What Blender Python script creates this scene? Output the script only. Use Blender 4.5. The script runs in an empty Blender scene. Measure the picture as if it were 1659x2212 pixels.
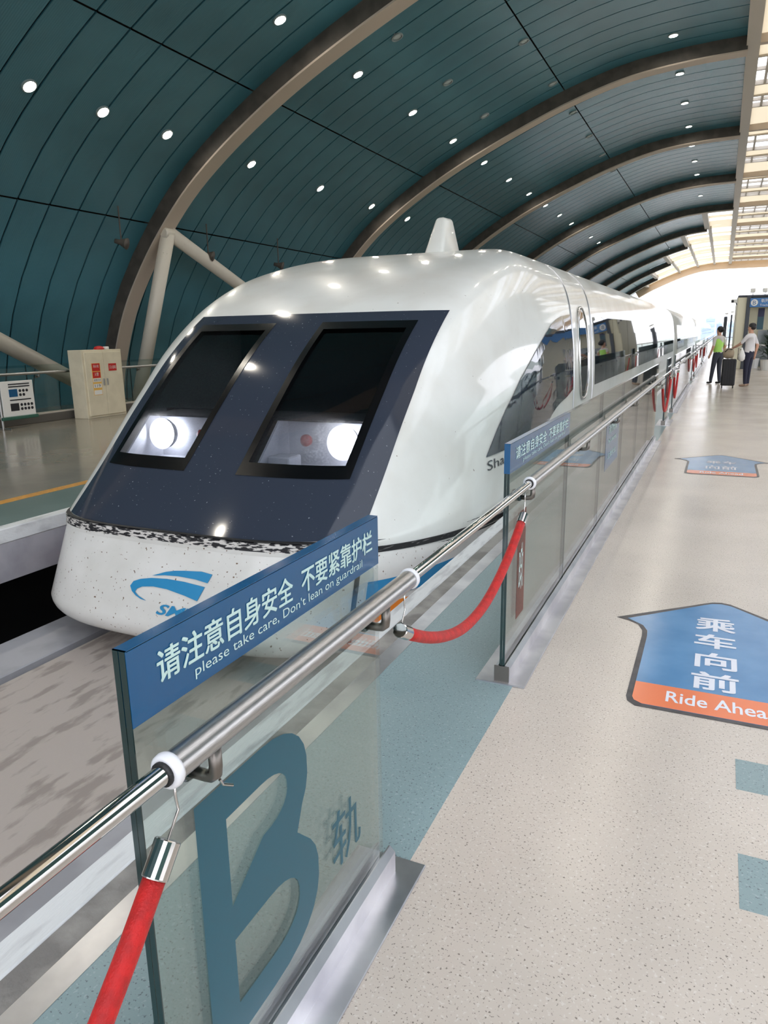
import bpy, bmesh, math, random
import numpy as np
from mathutils import Matrix, Vector

random.seed(7)
S = bpy.context.scene
COL = S.collection

# ------------------------------------------------------------------ camera, sky, exposure
F_PX = 1560.0
CAM_R = np.array([[0.90999854, 0.08542468, -0.40571577],
                  [0.41433857, -0.22286607, 0.88241388],
                  [-0.01504035, -0.97109904, -0.23820254]])   # rows: world x, y, z in (right, down, forward)
cam_data = bpy.data.cameras.new('camera')
cam_data.sensor_fit = 'HORIZONTAL'
cam_data.sensor_width = 36.0
cam_data.lens = 36.0 * F_PX / 1659.0
cam_data.clip_start = 0.05
cam_data.clip_end = 5000.0
cam = bpy.data.objects.new('camera', cam_data)
COL.objects.link(cam)
cm = Matrix.Identity(4)
for i in range(3):
    cm[i][0] = CAM_R[i][0]
    cm[i][1] = -CAM_R[i][1]
    cm[i][2] = -CAM_R[i][2]
cm[2][3] = 1.6
cam.matrix_world = cm
S.camera = cam

world = bpy.data.worlds.new('overcast_sky')
S.world = world
world.use_nodes = True
wbg = world.node_tree.nodes['Background']
wbg.inputs['Color'].default_value = (0.90, 0.92, 1.0, 1.0)
wbg.inputs['Strength'].default_value = 1.9

S.view_settings.view_transform = 'Standard'
S.view_settings.look = 'None'
S.view_settings.gamma = 1.0
S.view_settings.use_curve_mapping = False
S.view_settings.exposure = 0.9
S.cycles.max_bounces = 6
S.cycles.diffuse_bounces = 3
S.cycles.glossy_bounces = 3
S.cycles.transmission_bounces = 6
S.cycles.transparent_max_bounces = 20
S.cycles.caustics_reflective = False
S.cycles.caustics_refractive = False
S.cycles.sample_clamp_indirect = 6.0
S.cycles.use_denoising = True
S.cycles.use_adaptive_sampling = True
S.cycles.adaptive_threshold = 0.08

# ------------------------------------------------------------------ helpers
def lin(c):
    return tuple((v / 255.0 / 12.92) if v / 255.0 <= 0.04045 else ((v / 255.0 + 0.055) / 1.055) ** 2.4 for v in c)

def rgba(c):
    return (*lin(c), 1.0)

def base_mat(name):
    m = bpy.data.materials.new(name)
    m.use_nodes = True
    nt = m.node_tree
    return m, nt, nt.nodes['Principled BSDF'], nt.nodes

def mat(name, col, rough=0.5, metal=0.0, coat=0.0, spec=0.5, noise=None, noise_scale=8.0, noise_detail=4.0,
        bump=0.0, bump_scale=60.0, emit=None, emit_strength=0.0, stretch=None, lo=0.4, hi=0.6):
    m, nt, b, N = base_mat(name)
    b.inputs['Base Color'].default_value = rgba(col)
    b.inputs['Roughness'].default_value = rough
    b.inputs['Metallic'].default_value = metal
    b.inputs['Coat Weight'].default_value = coat
    b.inputs['Coat Roughness'].default_value = 0.08
    b.inputs['Specular IOR Level'].default_value = spec
    if emit is not None:
        b.inputs['Emission Color'].default_value = rgba(emit)
        b.inputs['Emission Strength'].default_value = emit_strength
    if noise is not None or bump:
        tc = N.new('ShaderNodeTexCoord')
        mp = N.new('ShaderNodeMapping')
        nt.links.new(tc.outputs['Object'], mp.inputs['Vector'])
        if stretch:
            mp.inputs['Scale'].default_value = stretch
    if noise is not None:
        n = N.new('ShaderNodeTexNoise')
        n.inputs['Scale'].default_value = noise_scale
        n.inputs['Detail'].default_value = noise_detail
        nt.links.new(mp.outputs['Vector'], n.inputs['Vector'])
        r = N.new('ShaderNodeValToRGB')
        r.color_ramp.elements[0].position = lo
        r.color_ramp.elements[0].color = rgba(noise)
        r.color_ramp.elements[1].position = hi
        r.color_ramp.elements[1].color = rgba(col)
        nt.links.new(n.outputs['Fac'], r.inputs['Fac'])
        nt.links.new(r.outputs['Color'], b.inputs['Base Color'])
    if bump:
        n2 = N.new('ShaderNodeTexNoise')
        n2.inputs['Scale'].default_value = bump_scale
        nt.links.new(mp.outputs['Vector'], n2.inputs['Vector'])
        bp = N.new('ShaderNodeBump')
        bp.inputs['Strength'].default_value = bump
        bp.inputs['Distance'].default_value = 0.01
        nt.links.new(n2.outputs['Fac'], bp.inputs['Height'])
        nt.links.new(bp.outputs['Normal'], b.inputs['Normal'])
    return m

def glass_mat(name, tint, ior=1.5, dirt=0.0):
    """thin architectural glass: tinted straight-through light plus a Fresnel mirror"""
    m = bpy.data.materials.new(name)
    m.use_nodes = True
    nt = m.node_tree
    N = nt.nodes
    N.clear()
    out = N.new('ShaderNodeOutputMaterial')
    tr = N.new('ShaderNodeBsdfTransparent')
    tr.inputs['Color'].default_value = (*tint, 1)
    gl = N.new('ShaderNodeBsdfGlossy')
    gl.inputs['Roughness'].default_value = 0.01
    fr = N.new('ShaderNodeFresnel')
    ge = N.new('ShaderNodeNewGeometry')
    mr = N.new('ShaderNodeMapRange')          # same mirror strength on both faces of the pane
    mr.inputs['To Min'].default_value = ior
    mr.inputs['To Max'].default_value = 1.0 / ior
    nt.links.new(ge.outputs['Backfacing'], mr.inputs['Value'])
    nt.links.new(mr.outputs['Result'], fr.inputs['IOR'])
    mx = N.new('ShaderNodeMixShader')
    nt.links.new(fr.outputs['Fac'], mx.inputs['Fac'])
    nt.links.new(tr.outputs['BSDF'], mx.inputs[1])
    nt.links.new(gl.outputs['BSDF'], mx.inputs[2])
    last = mx
    if dirt:
        df = N.new('ShaderNodeBsdfTranslucent')      # grime that scatters the light of lamps behind the pane
        df.inputs['Color'].default_value = (0.8, 0.8, 0.78, 1)
        tc = N.new('ShaderNodeTexCoord')
        ns = N.new('ShaderNodeTexNoise')
        ns.inputs['Scale'].default_value = 60
        ns.inputs['Detail'].default_value = 6
        nt.links.new(tc.outputs['Object'], ns.inputs['Vector'])
        rp = N.new('ShaderNodeValToRGB')
        rp.color_ramp.elements[0].position = 0.4
        rp.color_ramp.elements[0].color = (dirt * 0.35, dirt * 0.35, dirt * 0.35, 1)
        rp.color_ramp.elements[1].position = 0.75
        rp.color_ramp.elements[1].color = (dirt, dirt, dirt, 1)
        nt.links.new(ns.outputs['Fac'], rp.inputs['Fac'])
        m2 = N.new('ShaderNodeMixShader')
        nt.links.new(rp.outputs['Color'], m2.inputs['Fac'])
        nt.links.new(mx.outputs['Shader'], m2.inputs[1])
        nt.links.new(df.outputs['BSDF'], m2.inputs[2])
        last = m2
    nt.links.new(last.outputs['Shader'], out.inputs['Surface'])
    return m

WLOC = {}

def wloc(o):
    return WLOC.get(o.name, (0.0, 0.0, 0.0)) if o is not None else (0.0, 0.0, 0.0)

def thing(name, label, cat, loc=(0, 0, 0), group=None, kind=None):
    o = bpy.data.objects.new(name, None)
    COL.objects.link(o)
    o.location = loc
    o.empty_display_size = 0.1
    WLOC[o.name] = tuple(loc)
    tag(o, label, cat, group, kind)
    return o

def tag(o, label=None, cat=None, group=None, kind=None):
    if label:
        o['label'] = label
    if cat:
        o['category'] = cat
    if group:
        o['group'] = group
    if kind:
        o['kind'] = kind
    return o

def obj(name, vf, m, parent=None, smooth=False, label=None):
    """vf = (verts, faces) in world coordinates; becomes ONE mesh object under parent"""
    verts, faces = vf
    w = wloc(parent)
    me = bpy.data.meshes.new(name)
    me.from_pydata([(v[0] - w[0], v[1] - w[1], v[2] - w[2]) for v in verts], [], [tuple(f) for f in faces])
    mats = m if isinstance(m, (list, tuple)) else [m]
    for x in mats:
        me.materials.append(x)
    if smooth:
        me.polygons.foreach_set('use_smooth', [True] * len(me.polygons))
    me.update()
    o = bpy.data.objects.new(name, me)
    COL.objects.link(o)
    if parent is not None:
        o.parent = parent
    WLOC[o.name] = w
    if label:
        o['label'] = label
    return o

def struct(name, vf, m, parent=None, smooth=False, label=None):
    o = obj(name, vf, m, parent, smooth)
    if parent is None:
        o['kind'] = 'structure'
        if label:
            o['label'] = label
    return o

def join(*vfs):
    V, Fc = [], []
    for v, f in vfs:
        k = len(V)
        V += list(v)
        Fc += [tuple(i + k for i in q) for q in f]
    return V, Fc

def box(x0, x1, y0, y1, z0, z1):
    v = [(x, y, z) for z in (z0, z1) for y in (y0, y1) for x in (x0, x1)]
    f = [(0, 2, 3, 1), (4, 5, 7, 6), (0, 1, 5, 4), (2, 6, 7, 3), (0, 4, 6, 2), (1, 3, 7, 5)]
    return v, f

def bbox(x0, x1, y0, y1, z0, z1, r=0.01, seg=2):
    """box with rounded edges"""
    bm = bmesh.new()
    bmesh.ops.create_cube(bm, size=1.0)
    for v in bm.verts:
        v.co = ((x0 + x1) / 2 + v.co.x * (x1 - x0), (y0 + y1) / 2 + v.co.y * (y1 - y0), (z0 + z1) / 2 + v.co.z * (z1 - z0))
    bmesh.ops.bevel(bm, geom=bm.edges[:], offset=r, segments=seg, affect='EDGES', profile=0.5)
    bm.verts.index_update()
    out = [tuple(v.co) for v in bm.verts], [tuple(v.index for v in f.verts) for f in bm.faces]
    bm.free()
    return out

def frame_of(d):
    d = Vector(d).normalized()
    up = Vector((0, 0, 1)) if abs(d.z) < 0.9 else Vector((1, 0, 0))
    a = d.cross(up).normalized()
    b = a.cross(d).normalized()
    return a, b

def tube(pts, r, seg=12, cap=True):
    """round bar along a polyline; r number or one per point"""
    pts = [Vector(p) for p in pts]
    rs = r if isinstance(r, (list, tuple)) else [r] * len(pts)
    V, Fc = [], []
    a = None
    for i, p in enumerate(pts):
        d = (pts[min(i + 1, len(pts) - 1)] - pts[max(i - 1, 0)]).normalized()
        if a is None:
            a, b = frame_of(d)
        else:
            a = (a - d * a.dot(d)).normalized()
            b = a.cross(d).normalized()
        for k in range(seg):
            t = 2 * math.pi * k / seg
            V.append(tuple(p + (a * math.cos(t) + b * math.sin(t)) * rs[i]))
    for i in range(len(pts) - 1):
        for k in range(seg):
            k2 = (k + 1) % seg
            Fc.append((i * seg + k, i * seg + k2, (i + 1) * seg + k2, (i + 1) * seg + k))
    if cap:
        Fc.append(tuple(range(seg))[::-1])
        Fc.append(tuple((len(pts) - 1) * seg + k for k in range(seg)))
    return V, Fc

def lathe(origin, axis, prof, seg=24):
    """prof: list of (radius, distance along axis)"""
    o = Vector(origin)
    d = Vector(axis).normalized()
    a, b = frame_of(d)
    V, Fc = [], []
    for (r, s) in prof:
        for k in range(seg):
            t = 2 * math.pi * k / seg
            V.append(tuple(o + d * s + (a * math.cos(t) + b * math.sin(t)) * r))
    n = len(prof)
    for i in range(n - 1):
        for k in range(seg):
            k2 = (k + 1) % seg
            Fc.append((i * seg + k, i * seg + k2, (i + 1) * seg + k2, (i + 1) * seg + k))
    Fc.append(tuple(range(seg))[::-1])
    Fc.append(tuple((n - 1) * seg + k for k in range(seg)))
    return V, Fc

def grid_faces(nr, nc, base=0, keep=None):
    return [(base + i * nc + j, base + i * nc + j + 1, base + (i + 1) * nc + j + 1, base + (i + 1) * nc + j)
            for i in range(nr - 1) for j in range(nc - 1) if keep is None or keep(i, j)]

def poly_plate(pts2, to3, thick=0.002, subdiv=0):
    """flat or mapped polygon plate; to3(u, v, d) gives the point with d = height above the carrier"""
    bm = bmesh.new()
    vs = [bm.verts.new((p[0], p[1], 0)) for p in pts2]
    f = bm.faces.new(vs)
    bmesh.ops.triangulate(bm, faces=[f])
    for _ in range(subdiv):
        bmesh.ops.subdivide_edges(bm, edges=bm.edges[:], cuts=1, use_grid_fill=True)
    bmesh.ops.recalc_face_normals(bm, faces=bm.faces[:])
    if sum(f.normal.z for f in bm.faces) < 0:
        bmesh.ops.reverse_faces(bm, faces=bm.faces[:])
    bm.verts.index_update()
    n = len(bm.verts)
    top = [to3(v.co.x, v.co.y, thick) for v in bm.verts]
    low = [to3(v.co.x, v.co.y, 0.0) for v in bm.verts]
    F1 = [tuple(v.index for v in f.verts) for f in bm.faces]
    F2 = [tuple(n + i for i in reversed(f)) for f in F1]
    Fs = []
    for e in bm.edges:
        if len(e.link_faces) == 1:
            i, j = e.verts[0].index, e.verts[1].index
            Fs.append((i, j, n + j, n + i))
    bm.free()
    return top + low, F1 + F2 + Fs

def text_2d(body, bold=0.0, shear=0.0, spacing=1.0, res=3):
    """outline of a text as (verts2d, faces), left-bottom at its own bounding box, scaled to unit box height/width kept"""
    cu = bpy.data.curves.new('lettering', 'FONT')
    cu.body = body
    cu.offset = bold
    cu.shear = shear
    cu.space_character = spacing
    cu.resolution_u = res
    cu.fill_mode = 'FRONT'
    o = bpy.data.objects.new('lettering', cu)
    COL.objects.link(o)
    dg = bpy.context.evaluated_depsgraph_get()
    me = bpy.data.meshes.new_from_object(o.evaluated_get(dg))
    V = [(v.co.x, v.co.y) for v in me.vertices]
    Fc = [tuple(p.vertices) for p in me.polygons]
    bpy.data.objects.remove(o)
    bpy.data.curves.remove(cu)
    bpy.data.meshes.remove(me)
    return V, Fc

def lettering(body, u0, u1, v0, v1, to3, bold=0.0, shear=0.0, spacing=1.0, res=3, heavy=0.0):
    V, Fc = text_2d(body, bold, shear, spacing, res)
    if heavy and V:             # heavier strokes: the same glyphs struck again, slightly shifted
        V0, F0 = V, Fc
        V, Fc = [], []
        for dx, dy in ((-heavy, -heavy), (heavy, -heavy), (-heavy, heavy), (heavy, heavy)):
            k = len(V)
            V = V + [(x + dx, y + dy) for x, y in V0]
            Fc = Fc + [tuple(i + k for i in f) for f in F0]
    if not V:
        return [to3(u0, v0, 0), to3(u1, v0, 0), to3(u1, v1, 0)], [(0, 1, 2)]
    xs = [v[0] for v in V]
    ys = [v[1] for v in V]
    a0, a1, b0, b1 = min(xs), max(xs), min(ys), max(ys)
    sx = (u1 - u0) / max(a1 - a0, 1e-6)
    sy = (v1 - v0) / max(b1 - b0, 1e-6)
    n0 = len(V) // 4 if heavy else len(V)
    return [to3(u0 + (x - a0) * sx, v0 + (y - b0) * sy, 0.00025 * (i // max(n0, 1))) for i, (x, y) in enumerate(V)], Fc

def copy_tree(o, loc, parent=None):
    c = o.copy()
    COL.objects.link(c)
    c.parent = parent
    if parent is None:
        c.location = loc
        WLOC[c.name] = tuple(loc)
    for ch in list(o.children):
        copy_tree(ch, loc, c)
    return c

def catmull(P, n):
    P = np.array(P, float)
    ext = np.vstack([2 * P[0] - P[1], P, 2 * P[-1] - P[-2]])
    out = []
    for i in range(1, len(ext) - 2):
        for k in range(n):
            t = k / n
            p0, p1, p2, p3 = ext[i - 1], ext[i], ext[i + 1], ext[i + 2]
            out.append(0.5 * ((2 * p1) + (p2 - p0) * t + (2 * p0 - 5 * p1 + 4 * p2 - p3) * t * t + (3 * p1 - p0 - 3 * p2 + p3) * t ** 3))
    out.append(P[-1])
    return np.array(out)

# ------------------------------------------------------------------ materials
def speckle_floor(name, col, dark, light, rough=0.22):
    m, nt, b, N = base_mat(name)
    tc = N.new('ShaderNodeTexCoord')
    n1 = N.new('ShaderNodeTexNoise'); n1.inputs['Scale'].default_value = 130; n1.inputs['Detail'].default_value = 2
    n2 = N.new('ShaderNodeTexNoise'); n2.inputs['Scale'].default_value = 85; n2.inputs['Detail'].default_value = 1
    n3 = N.new('ShaderNodeTexNoise'); n3.inputs['Scale'].default_value = 1.2; n3.inputs['Detail'].default_value = 5
    for n in (n1, n2, n3):
        nt.links.new(tc.outputs['Object'], n.inputs['Vector'])
    r1 = N.new('ShaderNodeValToRGB')
    r1.color_ramp.elements[0].position = 0.32; r1.color_ramp.elements[0].color = (1, 1, 1, 1)
    r1.color_ramp.elements[1].position = 0.38; r1.color_ramp.elements[1].color = (0, 0, 0, 1)
    r2 = N.new('ShaderNodeValToRGB')
    r2.color_ramp.elements[0].position = 0.62; r2.color_ramp.elements[0].color = (0, 0, 0, 1)
    r2.color_ramp.elements[1].position = 0.70; r2.color_ramp.elements[1].color = (1, 1, 1, 1)
    nt.links.new(n1.outputs['Fac'], r1.inputs['Fac'])
    nt.links.new(n2.outputs['Fac'], r2.inputs['Fac'])
    m1 = N.new('ShaderNodeMix'); m1.data_type = 'RGBA'
    m1.inputs[6].default_value = rgba(col); m1.inputs[7].default_value = rgba(dark)
    nt.links.new(r1.outputs['Color'], m1.inputs[0])
    m2 = N.new('ShaderNodeMix'); m2.data_type = 'RGBA'
    nt.links.new(m1.outputs[2], m2.inputs[6]); m2.inputs[7].default_value = rgba(light)
    nt.links.new(r2.outputs['Color'], m2.inputs[0])
    m3 = N.new('ShaderNodeMix'); m3.data_type = 'RGBA'; m3.blend_type = 'MULTIPLY'
    nt.links.new(m2.outputs[2], m3.inputs[6])
    r3 = N.new('ShaderNodeValToRGB')
    r3.color_ramp.elements[0].position = 0.35; r3.color_ramp.elements[0].color = (0.90, 0.90, 0.90, 1)
    r3.color_ramp.elements[1].position = 0.65; r3.color_ramp.elements[1].color = (1, 1, 1, 1)
    nt.links.new(n3.outputs['Fac'], r3.inputs['Fac'])
    nt.links.new(r3.outputs['Color'], m3.inputs[7])
    m3.inputs[0].default_value = 1.0
    nt.links.new(m3.outputs[2], b.inputs['Base Color'])
    rr = N.new('ShaderNodeMapRange')
    rr.inputs['To Min'].default_value = rough - 0.05; rr.inputs['To Max'].default_value = rough + 0.08
    nt.links.new(n3.outputs['Fac'], rr.inputs['Value'])
    nt.links.new(rr.outputs['Result'], b.inputs['Roughness'])
    b.inputs['Specular IOR Level'].default_value = 0.6
    return m

def ceiling_mat():
    m, nt, b, N = base_mat('teal_corrugated_panel')
    b.inputs['Base Color'].default_value = rgba((74, 128, 132))
    b.inputs['Roughness'].default_value = 0.27
    b.inputs['Specular IOR Level'].default_value = 0.75
    tc = N.new('ShaderNodeTexCoord')
    wv = N.new('ShaderNodeTexWave'); wv.bands_direction = 'Y'; wv.inputs['Scale'].default_value = 7.5
    nt.links.new(tc.outputs['Object'], wv.inputs['Vector'])
    bp = N.new('ShaderNodeBump'); bp.inputs['Strength'].default_value = 0.2; bp.inputs['Distance'].default_value = 0.008
    nt.links.new(wv.outputs['Fac'], bp.inputs['Height'])
    nt.links.new(bp.outputs['Normal'], b.inputs['Normal'])
    ns = N.new('ShaderNodeTexNoise'); ns.inputs['Scale'].default_value = 0.6
    nt.links.new(tc.outputs['Object'], ns.inputs['Vector'])
    rp = N.new('ShaderNodeValToRGB')
    rp.color_ramp.elements[0].position = 0.3; rp.color_ramp.elements[0].color = rgba((58, 108, 121))
    rp.color_ramp.elements[1].position = 0.7; rp.color_ramp.elements[1].color = rgba((70, 124, 138))
    nt.links.new(ns.outputs['Fac'], rp.inputs['Fac'])
    nt.links.new(rp.outputs['Color'], b.inputs['Base Color'])
    return m

def membrane_mat():
    m = bpy.data.materials.new('translucent_cream_panel'); m.use_nodes = True
    nt = m.node_tree; N = nt.nodes; N.clear()
    out = N.new('ShaderNodeOutputMaterial')
    d = N.new('ShaderNodeBsdfDiffuse'); d.inputs['Color'].default_value = rgba((226, 214, 190))
    t = N.new('ShaderNodeBsdfTranslucent'); t.inputs['Color'].default_value = rgba((212, 198, 170))
    mx = N.new('ShaderNodeMixShader'); mx.inputs['Fac'].default_value = 0.42
    nt.links.new(d.outputs['BSDF'], mx.inputs[1]); nt.links.new(t.outputs['BSDF'], mx.inputs[2])
    nt.links.new(mx.outputs['Shader'], out.inputs['Surface'])
    return m

M = {}
M['floor'] = speckle_floor('beige_terrazzo_vinyl', (214, 202, 189), (138, 128, 118), (224, 215, 204))
M['floor_teal'] = speckle_floor('teal_terrazzo_vinyl', (142, 164, 166), (100, 114, 118), (160, 178, 180), 0.3)
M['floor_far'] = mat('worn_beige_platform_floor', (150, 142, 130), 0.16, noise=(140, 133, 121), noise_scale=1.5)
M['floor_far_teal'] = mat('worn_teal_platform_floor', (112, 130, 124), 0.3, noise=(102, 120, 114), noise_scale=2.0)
M['yellow'] = mat('yellow_line_paint', (222, 160, 62), 0.4, noise=(196, 138, 54), noise_scale=20)
M['concrete'] = mat('grey_concrete', (160, 156, 150), 0.8, noise=(126, 122, 118), noise_scale=5, bump=0.3)
M['concrete_white'] = mat('white_painted_concrete', (222, 223, 222), 0.7, noise=(190, 190, 190), noise_scale=6, bump=0.2, stretch=(3, 0.5, 1), lo=0.35, hi=0.5)
M['deck'] = mat('stained_guideway_concrete', (178, 168, 160), 0.7, noise=(150, 140, 133), noise_scale=4.5, noise_detail=6, stretch=(2.6, 0.8, 1), lo=0.36, hi=0.47, bump=0.2, bump_scale=25)
M['deck_strip'] = mat('pale_steel_guideway_strip', (168, 168, 172), 0.5, noise=(146, 146, 150), noise_scale=2)
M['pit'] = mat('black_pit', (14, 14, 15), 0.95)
M['wall_grey'] = mat('grey_platform_face', (172, 170, 175), 0.7, noise=(156, 154, 160), noise_scale=3)
M['teal_panel'] = ceiling_mat()
M['teal_plain'] = mat('teal_sheet', (84, 136, 140), 0.45)
M['void'] = mat('dark_roof_void', (16, 20, 22), 0.9)
M['rib_web'] = mat('rib_paint_shade_tone', (86, 79, 72), 0.6, noise=(72, 66, 60), noise_scale=3)  # rib paint darkened: shade on the web faces is put into the colour
M['rib_flange'] = mat('rib_paint_lit_tone', (192, 176, 160), 0.55)  # same rib paint lightened: bounce light on the underside put into the colour
M['strut'] = mat('cream_strut_paint', (206, 198, 184), 0.4)
M['membrane'] = membrane_mat()
M['sky_glass'] = glass_mat('skylight_glass', (0.93, 0.95, 0.97))
M['sky_frame'] = mat('grey_beige_skylight_beam', (190, 180, 166), 0.5)
M['tan'] = mat('tan_end_arch_paint', (222, 192, 158), 0.5)
M['lamp'] = mat('lit_lamp_lens', (255, 250, 240), 0.4, emit=(255, 246, 230), emit_strength=30.0)
M['lamp'].cycles.emission_sampling = 'NONE'      # the lamp's disk light does the lighting
M['lamp_off'] = mat('unlit_lamp_lens', (186, 196, 196), 0.3)
M['ring'] = mat('lamp_trim', (150, 160, 160), 0.4)
M['glass'] = glass_mat('green_tinted_guard_glass', (0.915, 0.945, 0.935))
M['glass_edge'] = mat('dark_green_glass_edge', (12, 44, 44), 0.1, spec=0.8)
M['glass_far'] = glass_mat('fence_glass', (0.88, 0.93, 0.92))
M['steel'] = mat('brushed_steel_tube', (190, 188, 186), 0.34, metal=1.0, noise=(172, 170, 168), noise_scale=40, stretch=(30, 1, 30))
M['chrome'] = mat('polished_steel_tube', (205, 202, 198), 0.08, metal=1.0)
M['plate'] = mat('stainless_base_plate', (228, 228, 232), 0.32, metal=1.0, noise=(204, 204, 210), noise_scale=4)
M['cast'] = mat('cast_steel_bracket', (128, 122, 116), 0.38, metal=1.0)
M['white_plastic'] = mat('white_nylon', (228, 228, 230), 0.35)
M['rubber'] = mat('black_rubber', (24, 24, 24), 0.5)
M['rope'] = mat('red_velvet_rope', (190, 10, 8), 0.62, noise=(164, 5, 5), noise_scale=40, bump=0.3, bump_scale=220)
M['rope'].node_tree.nodes['Principled BSDF'].inputs['Sheen Weight'].default_value = 0.15
M['rope'].node_tree.nodes['Principled BSDF'].inputs['Sheen Tint'].default_value = (1.0, 0.45, 0.4, 1)
M['sign_blue'] = mat('blue_sign_film', (18, 82, 126), 0.12, coat=0.3)
M['sign_text'] = mat('pale_mint_lettering', (196, 224, 218), 0.3)
M['b_teal'] = mat('teal_letter_film', (22, 84, 100), 0.35)
M['red_film'] = glass_mat('red_translucent_film', (0.72, 0.36, 0.33), 1.2)
M['label_blue'] = mat('slate_blue_label', (74, 104, 132), 0.2)
M['arrow_blue'] = mat('blue_floor_film', (80, 136, 184), 0.2, noise=(94, 148, 194), noise_scale=3)
M['arrow_orange'] = mat('orange_floor_film', (242, 130, 84), 0.22)
M['arrow_black'] = mat('black_floor_film', (58, 56, 60), 0.35, noise=(76, 74, 78), noise_scale=14)
M['white_film'] = mat('white_floor_film', (236, 238, 246), 0.25)
M['ground'] = mat('outdoor_ground', (150, 158, 150), 0.9)

# ------------------------------------------------------------------ roof section (x, z), inner face of the panels
ROOF = catmull([(-0.05, 9.42), (-1.5, 9.38), (-3.2, 9.2), (-4.9, 8.76), (-6.5, 8.17), (-8.3, 7.4), (-9.6, 6.74), (-10.9, 5.95),
                (-12.0, 5.12), (-13.0, 4.1), (-13.7, 3.2), (-14.2, 2.4), (-14.6, 1.45), (-14.9, 0.4), (-15.0, -1.2)], 14)
R_LEN = np.concatenate([[0], np.cumsum(np.linalg.norm(np.diff(ROOF, axis=0), axis=1))])

def roof_at(s):
    return np.array([np.interp(s, R_LEN, ROOF[:, 0]), np.interp(s, R_LEN, ROOF[:, 1])])

def roof_n(s):
    a, b = roof_at(max(s - 0.05, 0)), roof_at(min(s + 0.05, R_LEN[-1]))
    t = (b - a) / np.linalg.norm(b - a)
    return np.array([-t[1], t[0]]) if (-t[1] > 0 or t[0] > 0) else np.array([t[1], -t[0]])

def roof_in(s):
    """unit normal towards the hall"""
    n = roof_n(s)
    p = roof_at(s)
    c = np.array([3.5, 0.0]) - p
    return n if n.dot(c) > 0 else -n

def s_of_x(x):
    return float(np.interp(-x, -ROOF[:, 0], R_LEN))

SEAMS = [s_of_x(-0.05), s_of_x(-5.0), s_of_x(-9.62), s_of_x(-12.82), R_LEN[-1]]
RIB_Y = [4.8 + 9.92 * k for k in range(-2, 10)]
Y_END = 100.0
MIR = 7.0           # the skylight runs from x = -0.05 to 7.05; the other half mirrors about x = 3.5

def bay_end_x(y):
    k = int((y - 54.4) // 9.92)
    return -0.05 if y < 54.4 else [-1.8, -3.6, -5.6, -7.6, -9.0, -9.0][min(k, 5)]

# ------------------------------------------------------------------ floors, pits, guideway
def plane(x0, x1, y0, y1, z):
    return [(x0, y0, z), (x1, y0, z), (x1, y1, z), (x0, y1, z)], [(0, 1, 2, 3)]

YB, YF = -28.0, 106.0
floor = struct('floor', box(-1.37, 8.65, YB, YF, -0.25, 0.0), M['floor'], label='beige speckled platform floor')
obj('teal_border', box(-1.372, -0.75, YB, YF, -0.002, 0.0015), M['floor_teal'], floor, label='teal speckled border strip along the platform')
obj('edge_strip', box(-1.46, -1.37, YB, YF, -0.06, 0.003), M['plate'], floor, label='steel strip set in the platform edge')
obj('edge_concrete', box(-1.55, -1.46, YB, YF, -0.25, 0.0), M['concrete'], floor)
k = 0
y = YB
while y < 60:
    obj('edge_stone', bbox(-1.66, -1.552, y + 0.006, y + 2.394, -0.3, 0.004, 0.006, 1), M['concrete_white'], floor)
    y += 2.4
obj('platform_face', box(-1.62, -1.2, YB, YF, -3.4, -0.26), M['wall_grey'], floor)
for (ya, yb) in ((2.586, 2.792), (1.98, 2.225)):
    obj('teal_inlay', box(0.183, 0.62, ya, yb, -0.01, 0.0012), M['floor_teal'], floor, label='teal square inlaid in the beige floor')

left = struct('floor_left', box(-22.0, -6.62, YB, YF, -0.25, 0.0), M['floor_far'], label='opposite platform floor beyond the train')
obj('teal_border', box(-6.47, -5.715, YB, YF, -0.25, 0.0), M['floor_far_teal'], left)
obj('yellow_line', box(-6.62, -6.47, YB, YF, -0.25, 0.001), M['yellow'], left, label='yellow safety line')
y = YB
while y < 60:
    obj('edge_block', bbox(-5.72, -5.595, y + 0.004, y + 3.196, -0.135, -0.003, 0.008, 1), M['concrete_white'], left)
    y += 3.2
obj('platform_face', box(-5.70, -5.605, YB, YF, -0.48, -0.13), M['wall_grey'], left)

pit = struct('floor_pit', plane(-6.6, -1.2, YB, YF, -3.4), M['pit'])  # distance haze is mixed into the wall colour
struct('wall_pit', box(-6.6, -6.5, YB, YF, -3.4, -0.3), M['pit'])  # window colour paled by the same painted haze

gw = struct('guideway', box(-4.50, -2.74, YB, YF, -1.25, -0.80), M['deck'], label='stained concrete guideway deck under the train')
for xs in ((-5.07, -4.545), (-2.695, -2.17)):
    y = -24.9
    while y < 60:
        obj('guide_strip', bbox(xs[0], xs[1], y + 0.01, y + 6.19, -1.0, -0.765, 0.01, 1), M['deck_strip'], gw)
        y += 6.2
for i in range(46):
    yy = -6 + i * 0.52
    obj('stator_block', box(-4.56, -4.48, yy, yy + 0.2, -1.1, -0.86), M['concrete'], gw)

# the other half of the hall, mirrored and plain: platform edge, pit and far platform
struct('floor_right', box(12.6, 22.0, YB, YF, -0.25, 0.0), M['floor_far'])
struct('floor_right_pit', plane(8.5, 12.7, YB, YF, -3.4), M['pit'])
struct('ground', plane(-1500, 1500, -1500, 3000, -7.0), M['ground'])

# ------------------------------------------------------------------ ceiling: dark backing, teal panels, ribs, skylight
def sweep(s0, s1, y0, y1, d, n=16, mirror=False):
    ss = np.linspace(s0, s1, n)
    V = []
    for s in ss:
        p = roof_at(s) - roof_in(s) * d
        x = MIR - p[0] if mirror else p[0]
        V += [(x, y0, p[1]), (x, y1, p[1])]
    return V, [(2 * i, 2 * i + 1, 2 * i + 3, 2 * i + 2) for i in range(n - 1)]

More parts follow.
